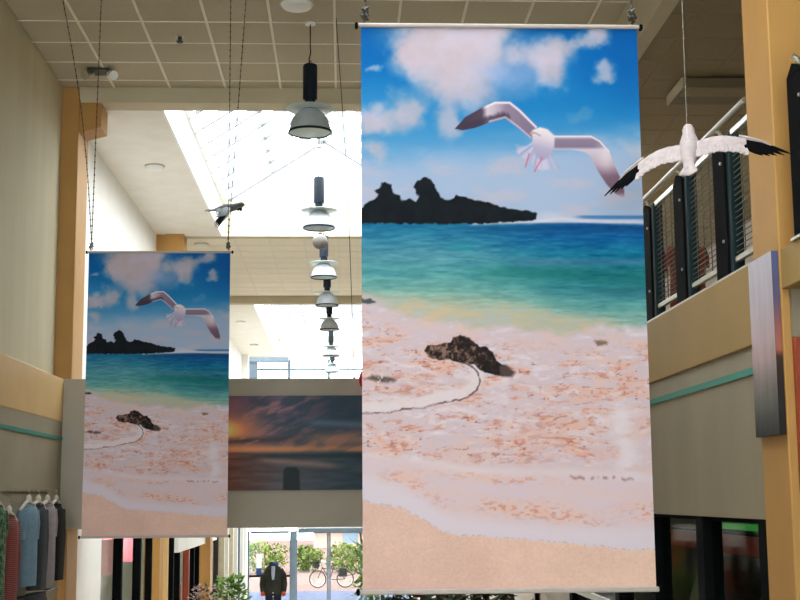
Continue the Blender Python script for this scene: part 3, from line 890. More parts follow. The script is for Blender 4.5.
# ------------------------------------------------------------------ pendant lamps
def make_lamp(label):
    t = thing('pendant_lamp', (0, 0, 0), label, 'lamp', 'row of industrial pendant lamps')
    part('housing', MB().lathe([(.058, .33), (.068, .335), (.068, .65), (.06, .665), (.02, .67)]), MT['lampblack'], t, True, local=True)
    part('neck', MB().lathe([(.05, .24), (.05, .33), (.062, .335)]).lathe([(.072, .225), (.072, .245)]), MT['lampblack'], t, True, local=True)
    part('top_plate', MB().lathe([(.225, .232), (.232, .236), (.225, .240), (.06, .246)], seg=32), MT['collar'], t, True, local=True, label='flat pale collar disc')
    rf = MB()
    outer = [(.200, .012), (.197, .03), (.185, .085), (.165, .135), (.135, .18), (.095, .215), (.068, .232)]
    inner = [(r - .004, z - .002) for r, z in outer][::-1]
    seg = 32
    ring = lambda r, z: [(r * math.cos(2 * math.pi * i / seg), r * math.sin(2 * math.pi * i / seg), z) for i in range(seg)]
    part('reflector', rf.rings([ring(r, z) for r, z in outer], cap=False), MT['reflector'], t, True, local=True)
    part('reflector_lining', MB().rings([ring(r, z) for r, z in inner], cap=False), MT['reflin'], t, True, local=True)
    part('rim', MB().rings([ring(.200, .0), ring(.207, .006), ring(.204, .022), ring(.196, .018), ring(.194, .004)], closed=True), MT['lampblack'], t, True, local=True)
    part('cover_glass', MB().lathe([(.194, .006), (.194, .009)], seg=32), MT['glass'], t, local=True)
    part('bulb', MB().sphere((0, 0, .14), .04, sc=(1, 1, 1.7)), MT['white'], t, True, local=True)
    part('hook_eye', MB().tube([(.015 * math.cos(a), 0, .69 + .018 * math.sin(a)) for a in [k * .7 - 1.5 for k in range(9)]], .003, 5), MT['wire'], t, True, local=True)
    return t


lamp0 = make_lamp('large dark pendant lamp hanging nearest under the tiled ceiling')
spots = [(-.304, 12.125, 4.45), (-.301, 16.6, 5.9), (-.295, 20.45, 5.9), (-.28, 23.5, 4.45), (-.275, 27.0, 4.45), (-.288, 32.1, 5.9), (-.288, 36.4, 5.9)]
names = ['', 'second pendant lamp, backlit against the skylight', 'third pendant lamp, bright white below the grey globe', 'fourth pendant lamp under the far tiled ceiling', 'fifth pendant lamp under the far tiled ceiling edge', 'sixth pendant lamp before the far skylight', 'farthest pendant lamp before the facade glazing']
for i, (x, y, top) in enumerate(spots):
    l = lamp0 if i == 0 else copy_tree(lamp0)
    if i: l['label'] = names[i]
    z = 3.365
    l.location = (x, y, z + CZ)
    ORIG[l.name] = Vector((x, y, z))
    L = top - z
    cb = MB().tube([(0, 0, .67), (-.012, 0, .72), (.004, 0, .78), (0, 0, .86), (0, 0, L)], .0055, 6)
    part('cord', cb, MT['black'], l, local=True)
    rose = MB().lathe([(.05, L - .025), (.045, L - .004), (.02, L - .003)] if top < 5 else [(.03, L - .03), (.03, L - .004)])
    part('ceiling_rose', rose, MT['white'], l, True, local=True)

gl = thing('hanging_globe', (-.345, 20.0, 3.73), 'plain grey ball hanging between the pendant lamps', 'globe')
part('ball', MB().sphere((0, 0, .12), .118, 20, 13), MT['lampgrey'], gl, True, local=True)
part('cap', MB().lathe([(.03, .225), (.03, .26), (.01, .265)]), MT['wire'], gl, True, local=True)
part('cord', MB().tube([(0, 0, .26), (.03, 0, 1.2), (0, 0, 2.16)], .004, 5), MT['wire'], gl, local=True)

# ------------------------------------------------------------------ the two hanging gull models
def make_gull(label):
    t = thing('hanging_gull', (0, 0, 0), label, 'bird model', 'gull models hanging on threads')
    st = [(-.19, .014, .006, -.004), (-.15, .024, .010, -.002), (-.12, .024, .016, 0), (-.07, .032, .032, 0), (-.01, .040, .042, 0), (.05, .041, .040, .002), (.095, .033, .034, .008), (.125, .025, .027, .016), (.15, .026, .028, .022), (.17, .022, .024, .022), (.185, .011, .012, .019)]
    rings = [[(rx * math.cos(a), y, zc + rz * math.sin(a)) for a in [2 * math.pi * k / 14 for k in range(14)]] for y, rx, rz, zc in st]
    b = part('body', MB().rings(rings), MT['plume'], t, True, local=True)
    part('beak', MB().tube([(0, .180, .018), (0, .208, .013), (0, .220, .004)], [.009, .006, .002], 6), MT['beak'], b, local=True)
    for s in (-1, 1):
        part('eye', MB().sphere((s * .020, .163, .03), .005, 6, 5), MT['black'], b, local=True)
    # fan of tail feathers
    tf = MB()
    for k in range(-3, 4):
        a = k * .085
        d = Vector((math.sin(a), -math.cos(a), 0))
        n_ = Vector((d.y, -d.x, 0))
        o_ = Vector((0, -.12, .002 * abs(k)))
        tf.rings([[o_ + d * l + n_ * w * c + Vector((0, 0, h)) for c, h in ((-1, 0), (0, .004), (1, 0), (0, -.003))] for l, w in ((0, .010), (.05, .014), (.08, .014), (.097, .010), (.103, .003))])
    part('tail', tf, MT['plume'], t, local=True)
    for s in (-1, 1):
        def lead(q):      # leading edge of the wing, q from root to wrist and tip
            return Vector((s * (.025 + .195 * q), .045 + .035 * math.sin(q * 2.4), .012 - .05 * q * q))
        rows = []
        n = 44
        for i in range(n + 1):
            q = i / n
            ch = (.142 - .025 * q) * (1 - .10 * abs(math.sin(q * math.pi * 6.5 + s)) - .06 * math.sin(q * 31 + 2 * s)) * (1 - .25 * max(0, (q - .9) / .1) ** 2)
            L0 = lead(q)
            prof = [(0, 0), (.12, .010), (.4, .012), (.75, .006), (1, .0015), (1, -.0015), (.75, -.001), (.4, -.002), (.12, -.004)]
            rows.append([L0 + Vector((0, -ch * c, h - .05 * ch * c)) for c, h in prof])
        w = part('wing', MB().rings(rows), MT['plume'], t, True, local=True)
        cov = MB()        # covert feathers along the trailing edge
        for k in range(13):
            q = (k + .5) / 13
            o_ = lead(q) + Vector((0, -.088 - .012 * ((k * 7) % 5) / 5, .004))
            wdt = .0125
            cov.rings([[o_ + Vector((s * .10 * l, -l, 0)) + Vector((wdt * c * f, 0, h - .12 * l)) for c, h in ((-1, 0), (0, .003), (1, 0), (0, -.002))] for l, f in ((0, .8), (.03, 1), (.045, .8), (.052, .25))])
        part('trailing_feathers', cov, MT['plume'], w, local=True)
        tip = MB()
        for k in range(5):
            o_ = lead(.94) + Vector((s * .002, -.012 - .014 * k, 0))
            a = .22 + .09 * k
            d = Vector((s * math.cos(a), -math.sin(a) - .10, -.36)).normalized()
            n_ = Vector((-d.y, d.x, 0)).normalized()
            Lf = .190 - .026 * k
            tip.rings([[o_ + d * (l * Lf) + Vector((0, 0, -.10 * l * l * Lf)) + n_ * wd * c + Vector((0, 0, h)) for c, h in ((-1, 0), (0, .003), (1, 0), (0, -.002))] for l, wd in ((0, .015), (.3, .017), (.65, .015), (.88, .008), (1, .001))])
        part('wing_tip_feathers', tip, MT['plume2'], w, local=True, label='black primary feathers')
        part('wrist_edge', MB().tube([lead(.86) + Vector((0, 0, .004)), lead(1.0) + Vector((s * .01, 0, .002)), lead(1.0) + Vector((s * .06, -.012, -.018)), lead(1.0) + Vector((s * .09, -.03, -.036))], [.010, .010, .006, .002], 6), MT['plume'], w, True, local=True)
    return t


gull0 = make_gull('white gull model with black wingtips hanging before the right banner edge')
gull1 = copy_tree(gull0)
gull1['label'] = 'small dark looking gull model hanging against the skylight above the far banner'
def pose_gull(g, loc, pitch, yaw, roll, top, dx=0.0):
    R = Matrix.Rotation(yaw, 4, 'Z') @ Matrix.Rotation(pitch, 4, 'X') @ Matrix.Rotation(roll, 4, 'Y')
    g.matrix_world = Matrix.Translation((loc[0], loc[1], loc[2] + CZ)) @ R
    g.rotation_mode = 'XYZ'
    th = MB().tube([R @ Vector((0, .04, .04)), Vector((dx, 0, (top - loc[2]) / (1.2 if g is gull1 else .97)))], .0006, 4)
    Ri = R.inverted()
    th.v = [tuple(Ri @ Vector(v)) for v in th.v]
    part('thread', th, MT['tbar'], g, local=True)
pose_gull(gull0, (1.350, 5.0, 1.322), math.radians(39), math.radians(-17), math.radians(-10), 4.9)
gull0.scale = (.97, .97, .97)
def reshade(o):
    for ch in o.children:
        if ch.type == 'MESH' and ch.data.materials and ch.data.materials[0].name == 'white_feather':
            ch.data = ch.data.copy(); ch.data.materials[0] = MT['plume_shade']
        reshade(ch)
reshade(gull1)  # far gull takes the darker plumage in place of backlit shade
pose_gull(gull1, (-1.345, 15.225, 3.325), math.radians(3), math.radians(-106), math.radians(24), 5.25)
gull1.scale = (1.2, 1.2, 1.2)

# ------------------------------------------------------------------ gallery balustrade on the right
def balustrade(ys, y_end, y_far, label):
    t = thing('balustrade', (HALL_R + .05, (y_end + y_far) / 2, 1.14), label, 'railing')
    part('handrail', MB().tube([(HALL_R + .0, y_end, 2.0), (HALL_R + .0, y_far - (.3 if y_far < 6 else 0), 2.0)], .016, 10), MT['steel'], t, True, label='round steel handrail')
    part('base_rail', MB().box(HALL_R - .015, HALL_R + .02, y_end, y_far, 1.14, 1.152), MT['steel'], t)
    for i, y in enumerate(ys):
        p = part('post', MB().box(HALL_R + .0, HALL_R + .03, y - .22, y, 1.153, 1.90, .004), MT['black'], t)
        pt = MB()
        pt.v = [(HALL_R, y - .22, 1.90), (HALL_R, y, 1.90), (HALL_R, y - .08, 1.955), (HALL_R + .03, y - .22, 1.90), (HALL_R + .03, y, 1.90), (HALL_R + .03, y - .08, 1.955)]
        pt.f = [(0, 1, 2), (5, 4, 3), (0, 3, 4, 1), (1, 4, 5, 2), (2, 5, 3, 0)]
        part('post_head', pt, MT['black'], p)
        part('stanchion', MB().box(HALL_R + .012, HALL_R + .075, y - .285, y - .222, 1.153, 1.93, .006), MT['green'], t, label='dark green square tube')
        part('rail_bracket', MB().tube([(HALL_R + .03, y - .1, 1.95), (HALL_R + .02, y - .1, 1.975), (HALL_R, y - .1, 1.985)], .012, 6), MT['steel'], p, True)
        for z in (1.35, 1.78):
            part('bolt', MB().tube([(HALL_R + .0, y - .17, z), (HALL_R - .008, y - .17, z)], .009, 6), MT['steel'], p)
        y1, y0 = y - .287, (ys[i + 1] + .01 if i + 1 < len(ys) else y_end + .02)
        if y1 - y0 < .1: continue
        part('panel_top_rail', MB().box(HALL_R + .02, HALL_R + .045, y0, y1, 1.905, 1.94, .004), MT['steel'], t)
        part('panel_foot_rail', MB().box(HALL_R + .02, HALL_R + .045, y0, y1, 1.215, 1.245, .004), MT['steel'], t)
        w = MB()
        z = 1.265
        while z < 1.9:
            w.box(HALL_R + .03, HALL_R + .034, y0, y1, z, z + .0045)
            z += .031
        yy = y0 + .05
        while yy < y1:
            w.box(HALL_R + .036, HALL_R + .041, yy, yy + .005, 1.245, 1.905)
            yy += .15
        part('wire_infill', w, MT['meshwire'], t, kind='stuff', label='grid of thin steel wires')
    return t


balustrade([8.93 + .87 * k for k in range(5, 0, -1)] + [8.93, 8.06, 7.17], 6.53, 13.4, 'black and steel gallery railing between the banner and the big column')
balustrade([5.9, 5.0, 4.1, 3.2], 1.0, 5.91, 'gallery railing at the right edge, nearer than the big column')

# red items and shelving on the gallery
def garment(name, loc, label, cat, m, length=.7, width=.44, depth=.13, sleeve=.22, yaw=0.0, long_sleeve=False, group=None, m2=None, hanger=True):
    """a shirt or coat on its hanger; loc is the shoulder point"""
    t = thing(name, loc, label, cat, group)
    prof = [(0, .16, .35), (-.02, .42, .62), (-.06, .84, .8), (-.12, .98, .95), (-.25, .93, 1.0), (-.5, .94, 1.0), (-.8, 1.0, 1.0), (-1.0, 1.02, .95)]
    rs = []
    for f, wx, wy in prof:
        z = f * length if f < -.12 else f * .7
        ring = []
        for k in range(20):
            a = 2 * math.pi * k / 20
            fold = 1 + (.10 * math.sin(5 * a + loc[1] * 9) * min(1, -f * 1.6))
            ring.append((width / 2 * wx * math.cos(a) * (1 + .02 * math.sin(7 * a)), depth / 2 * wy * math.sin(a) * fold, z))
        rs.append(ring)
    part('torso', MB().rings(rs, cap=True), m, t, True, local=True)
    for s in (-1, 1):
        L = .55 if long_sleeve else sleeve
        pts = [Vector((s * width * .40, 0, -.05)), Vector((s * (width * .40 + .03), .005, -.05 - L * .45)), Vector((s * (width * .40 + .035), .01, -.05 - L))]
        part('sleeve', MB().tube(pts, [.05, .055, .05], 10), m2 or m, t, True, local=True)
    col = MB().rings([[(r * math.cos(a), r * .62 * math.sin(a), z + .012 * math.sin(a)) for a in [2 * math.pi * k / 14 for k in range(14)]] for r, z in ((.085, -.03), (.078, .012), (.07, .015), (.07, -.02))], closed=True)
    part('collar', col, m2 or m, t, True, local=True)
    t.rotation_euler = (0, 0, yaw)
    if hanger:
        h = thing('clothes_hanger', loc, 'pale hanger holding the ' + label.split(' hanging')[0].split(' on ')[0], 'hanger', 'hangers on the wall rail')
        part('hook', MB().tube([(0, 0, .03), (0, 0, .08), (.02, 0, .11), (0, 0, .135), (-.018, 0, .12)], .004, 6), MT['steel'], h, True, local=True)
        part('shoulder_bar', MB().tube([(-.17, 0, -.04), (-.08, 0, .015), (0, 0, .04), (.08, 0, .015), (.17, 0, -.04)], [.012, .016, .018, .016, .012], 8), MT['wood'], h, True, local=True)
        part('neck_block', MB().sphere((0, 0, .055), .032, 10, 7, (1, .8, 1.2)), MT['wood'], h, True, local=True)
        h.rotation_euler = (0, 0, yaw)
    return t


def plaid(name, c1, c2, c3, sc=26):
    m = bpy.data.materials.new(name)
    m.use_nodes = True
    nt = m.node_tree
    p = nt.nodes['Principled BSDF']
    p.inputs['Roughness'].default_value = .85
    tc = nt.nodes.new('ShaderNodeTexCoord')
    prev = None
    for k, (dr, col) in enumerate((('X', c2), ('Z', c3))):
        w = nt.nodes.new('ShaderNodeTexWave')
        w.bands_direction = dr
        w.inputs['Scale'].default_value = sc / (1 + k * .3)
        w.inputs['Distortion'].default_value = 1.0
        mx = nt.nodes.new('ShaderNodeMixRGB')
        nt.links.new(tc.outputs['Object'], w.inputs['Vector'])
        rp = nt.nodes.new('ShaderNodeValToRGB')
        rp.color_ramp.elements[0].position = .55
        rp.color_ramp.elements[1].position = .7
        nt.links.new(w.outputs['Fac'], rp.inputs['Fac'])
        nt.links.new(rp.outputs['Color'], mx.inputs['Fac'])
        if prev is None:
            mx.inputs[1].default_value = (*lin(c1), 1)
        else:
            nt.links.new(prev, mx.inputs[1])
        mx.inputs[2].default_value = (*lin(col), 1)
        prev = mx.outputs['Color']
    nt.links.new(prev, p.inputs['Base Color'])
    return m


def spotted(name, c1, c2, c3, sc=22):
    m = bpy.data.materials.new(name)
    m.use_nodes = True
    nt = m.node_tree
    p = nt.nodes['Principled BSDF']
    p.inputs['Roughness'].default_value = .85
    tc = nt.nodes.new('ShaderNodeTexCoord')
    v = nt.nodes.new('ShaderNodeTexVoronoi')
    v.inputs['Scale'].default_value = sc
    rp = nt.nodes.new('ShaderNodeValToRGB')
    e = rp.color_ramp.elements
    e[0].position, e[0].color = .25, (*lin(c1), 1)
    e[1].position, e[1].color = .62, (*lin(c3), 1)
    k = e.new(.45); k.color = (*lin(c2), 1)
    nt.links.new(tc.outputs['Object'], v.inputs['Vector'])
    nt.links.new(v.outputs['Distance'], rp.inputs['Fac'])
    nt.links.new(rp.outputs['Color'], p.inputs['Base Color'])
    return m


G = 'garments hanging on the wall rail'
CY = math.radians(80)
cl_mats = dict(green=spotted('green_leaf_print', (20, 84, 44), (16, 44, 30), (84, 116, 78)),
               plaid=plaid('red_check', (132, 34, 42), (70, 34, 38), (140, 84, 76)),
               blue=mat('light_blue_cotton', (112, 140, 160), .85, .05, 18, bump=.3),
               grey=mat('dark_grey_knit', (58, 60, 66), .9, .06, 22, bump=.3),
               mauve=mat('mauve_cotton', (150, 140, 146), .85, .05, 18, bump=.3),
               black=mat('black_cotton', (22, 20, 22), .9, .1, 18, bump=.3))
rail = thing('hook_strip', (LW + .02, 12.1, .07), 'flat wall strip with pegs on the left wall carrying the garments', 'hook strip')
part('strip', MB().box(LW - .003, LW + .015, 10.6, 13.6, .07, .115, .004), MT['wall_lower'], rail)
for y in (10.97, 11.40, 12.10, 12.48, 12.86, 13.24):
    z_ = .09 if y != 11.40 else .0
    part('peg', MB().tube([(LW + .015, y, .09), (LW + .08, y, (z_ + .09) / 2), (LW + .15, y, z_ - .015)], .004, 6), MT['wall_lower'], rail, True)
for nm, y, lab, cat, mk, ln, sl, lsl in (
        ('patterned_dress', 10.97, 'green leaf patterned dress at the left edge of the rail', 'dress', 'green', 1.35, .2, False),
        ('checked_shirt', 11.40, 'red checked shirt on the rail beside the green dress', 'shirt', 'plaid', .74, .24, True),
        ('polo_shirt', 12.10, 'light blue short-sleeved shirt in the middle of the rail', 'shirt', 'blue', .70, .25, False),
        ('knit_top', 12.48, 'dark grey top on the rail behind the light blue shirt', 'shirt', 'grey', .76, .3, True),
        ('button_shirt', 12.86, 'pale mauve shirt on the rail near the tan column', 'shirt', 'mauve', .74, .25, False),
        ('black_cardigan', 13.24, 'black cardigan at the far end of the rail', 'cardigan', 'black', .72, .3, True)):
    garment(nm, (LW + .14, y, -.05 if nm != 'checked_shirt' else -.14), lab + '', cat, cl_mats[mk], ln, .29, .15, sl, CY, lsl, G)
# trousers on a lower rail
rail2 = thing('lower_rail', (LW + .12, 12.2, -.90), 'lower steel rail with dark trousers under the shirts', 'rail')
part('bar', MB().tube([(LW + .12, 11.1, -.86), (LW + .12, 13.6, -.86)], .008, 8), MT['wire'], rail2, True)
for y in (11.3, 13.3):
    part('bracket', MB().tube([(LW + .002, y, -.86), (LW + .12, y, -.86)], .008, 6), MT['wire'], rail2)
for y, mk, lab in ((11.65, 'black', 'black trousers hanging below the red checked shirt'), (12.1, 'black', 'black trousers hanging below the light blue shirt'), (12.5, 'grey', 'dark grey trousers hanging below the dark grey top')):
    t = thing('trousers', (LW + .14, y, -.84), lab, 'trousers', 'trousers on the lower rail')
    part('waistband', MB().rings([[(.19 * math.cos(a), .06 * math.sin(a), z) for a in [k * math.pi / 8 for k in range(16)]] for z in (0, -.045)]), cl_mats[mk], t, True, local=True)
    part('hip', MB().rings([[(w * math.cos(a), .075 * math.sin(a), z) for a in [k * math.pi / 8 for k in range(16)]] for z, w in ((-.045, .19), (-.14, .205), (-.24, .20))]), cl_mats[mk], t, True, local=True)
    for s in (-1, 1):
        part('trouser_leg', MB().tube([(s * .10, 0, -.2), (s * .11, 0, -.5), (s * .11, 0, -.86)], [.095, .08, .075], 10), cl_mats[mk], t, True, local=True)
    t.rotation_euler = (0, 0, CY)

# gallery: garments, posters and a light fitting behind the railing
rdr = garment('dress_form', (3.0, 12.9, 2.45), 'red dress on a stand behind the gallery railing nearest the banner', 'dress form', MT['red'], 1.0, .42, .16, .2, 0.4, False, None, None, False)
rdr2 = garment('dress_form', (3.6, 13.6, 2.6), 'rust red top on a stand deeper in the gallery', 'dress form', MT['rust'], .8, .42, .16, .2, 0.2, False, None, None, False)
for q_, h_ in ((rdr, 1.37), (rdr2, 1.52)):
    part('pole', MB().tube([(0, 0, -h_ + .02), (0, 0, -.75)], .015, 8), MT['steel'], q_, True, local=True)
    part('base', MB().lathe([(.16, -h_), (.15, -h_ + .02), (.02, -h_ + .03)]), MT['black'], q_, True, local=True)
ps = thing('red_poster', (GX - .03, 15.2, 1.5), 'red poster board on the gallery wall behind the railing', 'poster')
part('board', MB().box(GX - .03, GX - .005, 14.2, 16.2, 1.5, 2.6), MT['red'], ps)
part('frame_edge', MB().box(GX - .04, GX - .005, 14.15, 14.2, 1.45, 2.65).box(GX - .04, GX - .005, 16.2, 16.25, 1.45, 2.65), MT['dark'], ps)
yb_ = thing('yellow_sign', (2.72, 10.32, 1.08), 'small yellow sign standing on the gallery floor', 'sign')
part('sign_face', MB().box(2.66, 2.78, 10.29, 10.31, 1.52, 1.76, .006), MT['yellow'], yb_)
part('sign_pole', MB().tube([(2.72, 10.32, 1.09), (2.72, 10.32, 1.70)], .01, 6), MT['steel'], yb_)
part('sign_foot', MB().lathe([(.11, 1.08), (.10, 1.10), (.01, 1.105)], 2.72, 10.32), MT['dark'], yb_, True)
lb = thing('ceiling_fitting', (3.75, 12.65, 3.85), 'dark rectangular fitting under the gallery ceiling', 'ceiling fitting')
part('casing', MB().box(3.29, 4.6, 12.3, 12.92, 3.90, 3.985, .01), MT['fitting'], lb)
part('flap', MB().box(3.33, 4.56, 12.33, 12.6, 3.885, 3.90, .004), MT['gtile'], lb)
part('end_plate', MB().box(3.27, 3.292, 12.3, 12.92, 3.89, 3.985, .004), MT['fascia'], lb)

# ------------------------------------------------------------------ shop window under the gallery on the right
sw = thing('window_4', (HALL_R + .1, 8.6, GROUND), 'dark framed shop window under the gallery on the right', None, None, 'structure')
for y in (6.58, 7.77, 9.0, 10.2, 11.4, 12.3):
    part('mullion', MB().box(HALL_R + .005, HALL_R + .12, y - .08, y + .08, GROUND, -.127, .005), MT['black'], sw)
part('head_rail', MB().box(HALL_R + .02, HALL_R + .12, 6.66, 12.2, -.148, -.127, .004), MT['black'], sw)
part('sill', MB().box(HALL_R + .0, HALL_R + .16, 6.63, 12.25, -.86, -.80, .006), MT['steel'], sw, label='steel sill bar')
for y0, y1 in ((6.63, 7.72), (7.82, 8.95), (9.05, 10.15), (10.25, 11.35), (11.45, 12.25)):
    part('pane', MB().box(HALL_R + .06, HALL_R + .068, y0 + .03, y1 - .03, -.80, -.148), MT['glass'], sw)
    part('lower_panel', MB().box(HALL_R + .05, HALL_R + .08, y0, y1, GROUND, -.86), MT['black'], sw)
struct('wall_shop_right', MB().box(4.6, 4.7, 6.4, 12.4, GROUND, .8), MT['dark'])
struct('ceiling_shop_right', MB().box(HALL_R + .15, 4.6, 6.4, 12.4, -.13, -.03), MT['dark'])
gs = thing('green_light_strip', (2.62, 9.1, -.20), 'bright green light strip inside the right shop window', 'light strip')
part('tube', MB().box(2.60, 2.66, 8.45, 9.7, -.235, -.195, .01), emit_mat('green_glow', (40, 150, 50), .4), gs)
part('holder', MB().box(2.66, 2.69, 8.45, 9.7, -.26, -.13), MT['black'], gs)
lp = thing('shop_light_or_fill_panel', (3.6, 9.6, -.17), 'dim panel added under the ceiling to brighten the right shop', 'ceiling light')  # fill light added to lift the dark shop interior
part('frame', MB().box(3.2, 4.0, 9.0, 10.2, -.155, -.131, .004), MT['white'], lp)  # frame of the added fill panel
part('diffuser', MB().box(3.25, 3.95, 9.05, 10.15, -.163, -.156), emit_mat('fill_panel_glow', (255, 236, 206), 2.0), lp)  # diffuser of the added fill panel
rb = thing('red_sign_band', (2.8, 10.4, -.50), 'long dark red fascia band inside the right shop', 'sign')
part('band', MB().box(2.8, 2.84, 8.6, 12.2, -.43, -.29, .005), mat('dark_red_band', (190, 46, 42), .6, .05, 4), rb)
part('rail', MB().box(2.79, 2.85, 8.6, 12.2, -.29, -.275), MT['black'], rb)
for k, (y0, lab) in enumerate(((8.5, 'beige slanted awning panel behind the nearer right shop pane'), (10.3, 'beige slanted awning panel behind the farther right shop pane'))):
    aw = thing('awning_panel', (2.9, y0 + .5, -1.2), lab, 'awning', 'slanted panels inside the right shop')
    m_ = MB()
    m_.v = [(2.75, y0 + .15, -1.3), (2.75, y0 + 1.0, -1.3), (2.95, y0 + .75, -.5), (2.95, y0 + .45, -.5), (2.78, y0 + .15, -1.3), (2.78, y0 + 1.0, -1.3), (2.98, y0 + .75, -.5), (2.98, y0 + .45, -.5)]
    m_.f = [(0, 3, 2, 1), (4, 5, 6, 7), (0, 1, 5, 4), (1, 2, 6, 5), (2, 3, 7, 6), (3, 0, 4, 7)]
    part('canvas', m_, MT['beige'], aw)
    part('pole', MB().tube([(2.73, y0 + .12, -1.4), (2.93, y0 + .44, -.45)], .018, 6), MT['black'], aw)
# rust-red display board on the nearest wall at the right edge
rd = thing('rust_red_board', (HALL_R + .06, 5.6, -.22), 'rust red framed board at the right edge beside the big column', 'board')
part('frame', MB().box(HALL_R + .035, HALL_R + .45, 6.07, 6.108, -.14, .72, .008), MT['rust'], rd)
part('panel', MB().box(HALL_R + .075, HALL_R + .41, 6.062, 6.07, -.10, .68), mat('dark_rust', (112, 40, 26), .5, .08, 5), rd)
part('header', MB().box(HALL_R + .035, HALL_R + .45, 6.08, 6.108, .722, .949), MT['panel_r'], rd, label='grey header strip')

# ------------------------------------------------------------------ shop front under the left wall, beyond the bridge
struct('wall_shop_left', MB().box(-7.1, -7.0, 15.5, Y_FRONT, GROUND, .8), MT['shopwall'])
struct('ceiling_shop_left', MB().box(-7.0, HALL_L, 15.5, Y_FRONT, -.30, -.2), MT['shopceil'])
struct('wall_shop_left_end', MB().box(-7.0, HALL_L - .2, 15.4, 15.5, GROUND, .8), MT['shopwall'])
sf = thing('window_3', (HALL_L, 28, GROUND), 'glazed shop front with black posts under the far left wall', None, None, 'structure')
part('pier', MB().box(HALL_L - .12, HALL_L + .01, 15.56, 17.2, GROUND, -.31, .004), MT['white_wall'], sf, label='white pier')
items = [(18.35, .08, 'black'), (20.05, .075, 'black'), (21.3, .06, 'black'), (22.2, .20, 'tan_band'), (23.9, .08, 'black'), (24.9, .07, 'black'), (26.3, .08, 'rust'), (27.2, .08, 'black'), (28.3, .06, 'black'),
         (29.3, .0, None), (32.4, .08, 'darkbrown'), (33.6, .12, 'beige'), (34.7, .13, 'white_wall'), (36.0, .14, 'beige'), (37.4, .15, 'white_wall'), (39.0, .09, 'frame'), (39.9, .12, 'white_wall'), (41.4, .14, 'frame')]
prev = 17.2
for y, w, mk in items:
    if mk:
        nm = 'mullion' if mk in ('black', 'rust', 'frame', 'darkbrown') else 'pilaster'
        zt_ = -.98 if 24.5 < y < 32 else -.31
        part(nm, MB().box(HALL_L - .04, HALL_L + w, y, y + .10, GROUND, zt_, .004), MT[mk], sf)
    part('pane', MB().box(HALL_L - .02, HALL_L - .012, prev + (.1 if prev > 17.3 else 0), y, GROUND + .1, -.31), MT['glass'], sf)
    prev = y
part('transom_panel', MB().box(HALL_L - .03, HALL_L + .08, 24.6, 32.0, -.97, -.31, .004), MT['white'], sf, label='white panel over the door leaves')
part('kick_plate', MB().box(HALL_L - .04, HALL_L + .0, 17.2, 41.9, GROUND, GROUND + .1), MT['black'], sf)
# things displayed in that shop
for i, (x, y, mk, lab) in enumerate(((-4.0, 21.0, 'palepink', 'pale pink board hanging inside the left shop'), (-4.4, 25.2, 'pink', 'deep pink hanging sign board inside the left shop'), (-4.0, 19.2, 'beige', 'beige hanging sign nearest the white pier'))):
    hb = thing('hanging_sign', (x, y, -1.15), lab, 'sign', 'signs hanging in the left shop')
    part('board', MB().box(x - .45, x + .55, y - .012, y + .012, -1.15, -.62, .004), MT[mk], hb)
    for dx in (-.35, .45):
        part('wire', MB().tube([(x + dx, y, -.62), (x + dx, y, -.305)], .004, 4), MT['wire'], hb)
for i, (x, y, mk, lab) in enumerate(((-3.6, 20.3, 'paleblue', 'pale shop mannequin shirt behind the second pane'), (-3.5, 26.0, 'red', 'red jacket displayed inside the left shop'), (-3.55, 27.9, 'orange', 'orange top displayed inside the left shop'))):
    ds = garment('dress_form', (x, y, -1.5), lab, 'dress form', MT[mk], .8, .44, .2, .3, .5, True, 'dress forms in the left shop', None, False)
    part('pole', MB().tube([(0, 0, GROUND + 1.52), (0, 0, -.75)], .015, 6), MT['steel'], ds, True, local=True)
    part('base', MB().lathe([(.18, GROUND + 1.5), (.17, GROUND + 1.52), (.02, GROUND + 1.53)]), MT['black'], ds, True, local=True)
for y, lab in ((18.8, 'lit square ceiling panel nearest the white pier'), (21.4, 'lit square ceiling panel in the middle of the left shop'), (24.6, 'lit square ceiling panel beyond the tan pilaster'), (28.6, 'lit square ceiling panel deepest in the left shop')):
    lp = thing('shop_light_or_fill_panel', (-4.3, y, -.34), lab, 'ceiling light', 'light panels in the left shop')
    part('frame', MB().box(-4.65, -3.95, y - .35, y + .35, -.325, -.302, .004), MT['white'], lp)
    part('diffuser', MB().box(-4.6, -4.0, y - .3, y + .3, -.335, -.326), emit_mat('panel_glow', (255, 246, 232), 36.0), lp)
# a white shelf unit in the first pane
sh = thing('display_shelf', (-4.0, 18.6, GROUND), 'pale green display cabinet behind the first shop pane', 'cabinet')
pg = mat('pale_green_laminate', (150, 172, 164), .5, .05, 4)
for x in (-4.3, -3.5):
    part('side_panel', MB().box(x - .02, x + .02, 18.4, 18.8, GROUND, -1.05, .004), pg, sh)
for z in (-3.2, -2.6, -2.1, -1.6, -1.1):
    part('shelf', MB().box(-4.28, -3.52, 18.4, 18.8, z, z + .03, .004), pg, sh)
part('header', MB().box(-4.3, -3.48, 18.38, 18.42, -1.05, -.80, .004), pg, sh)

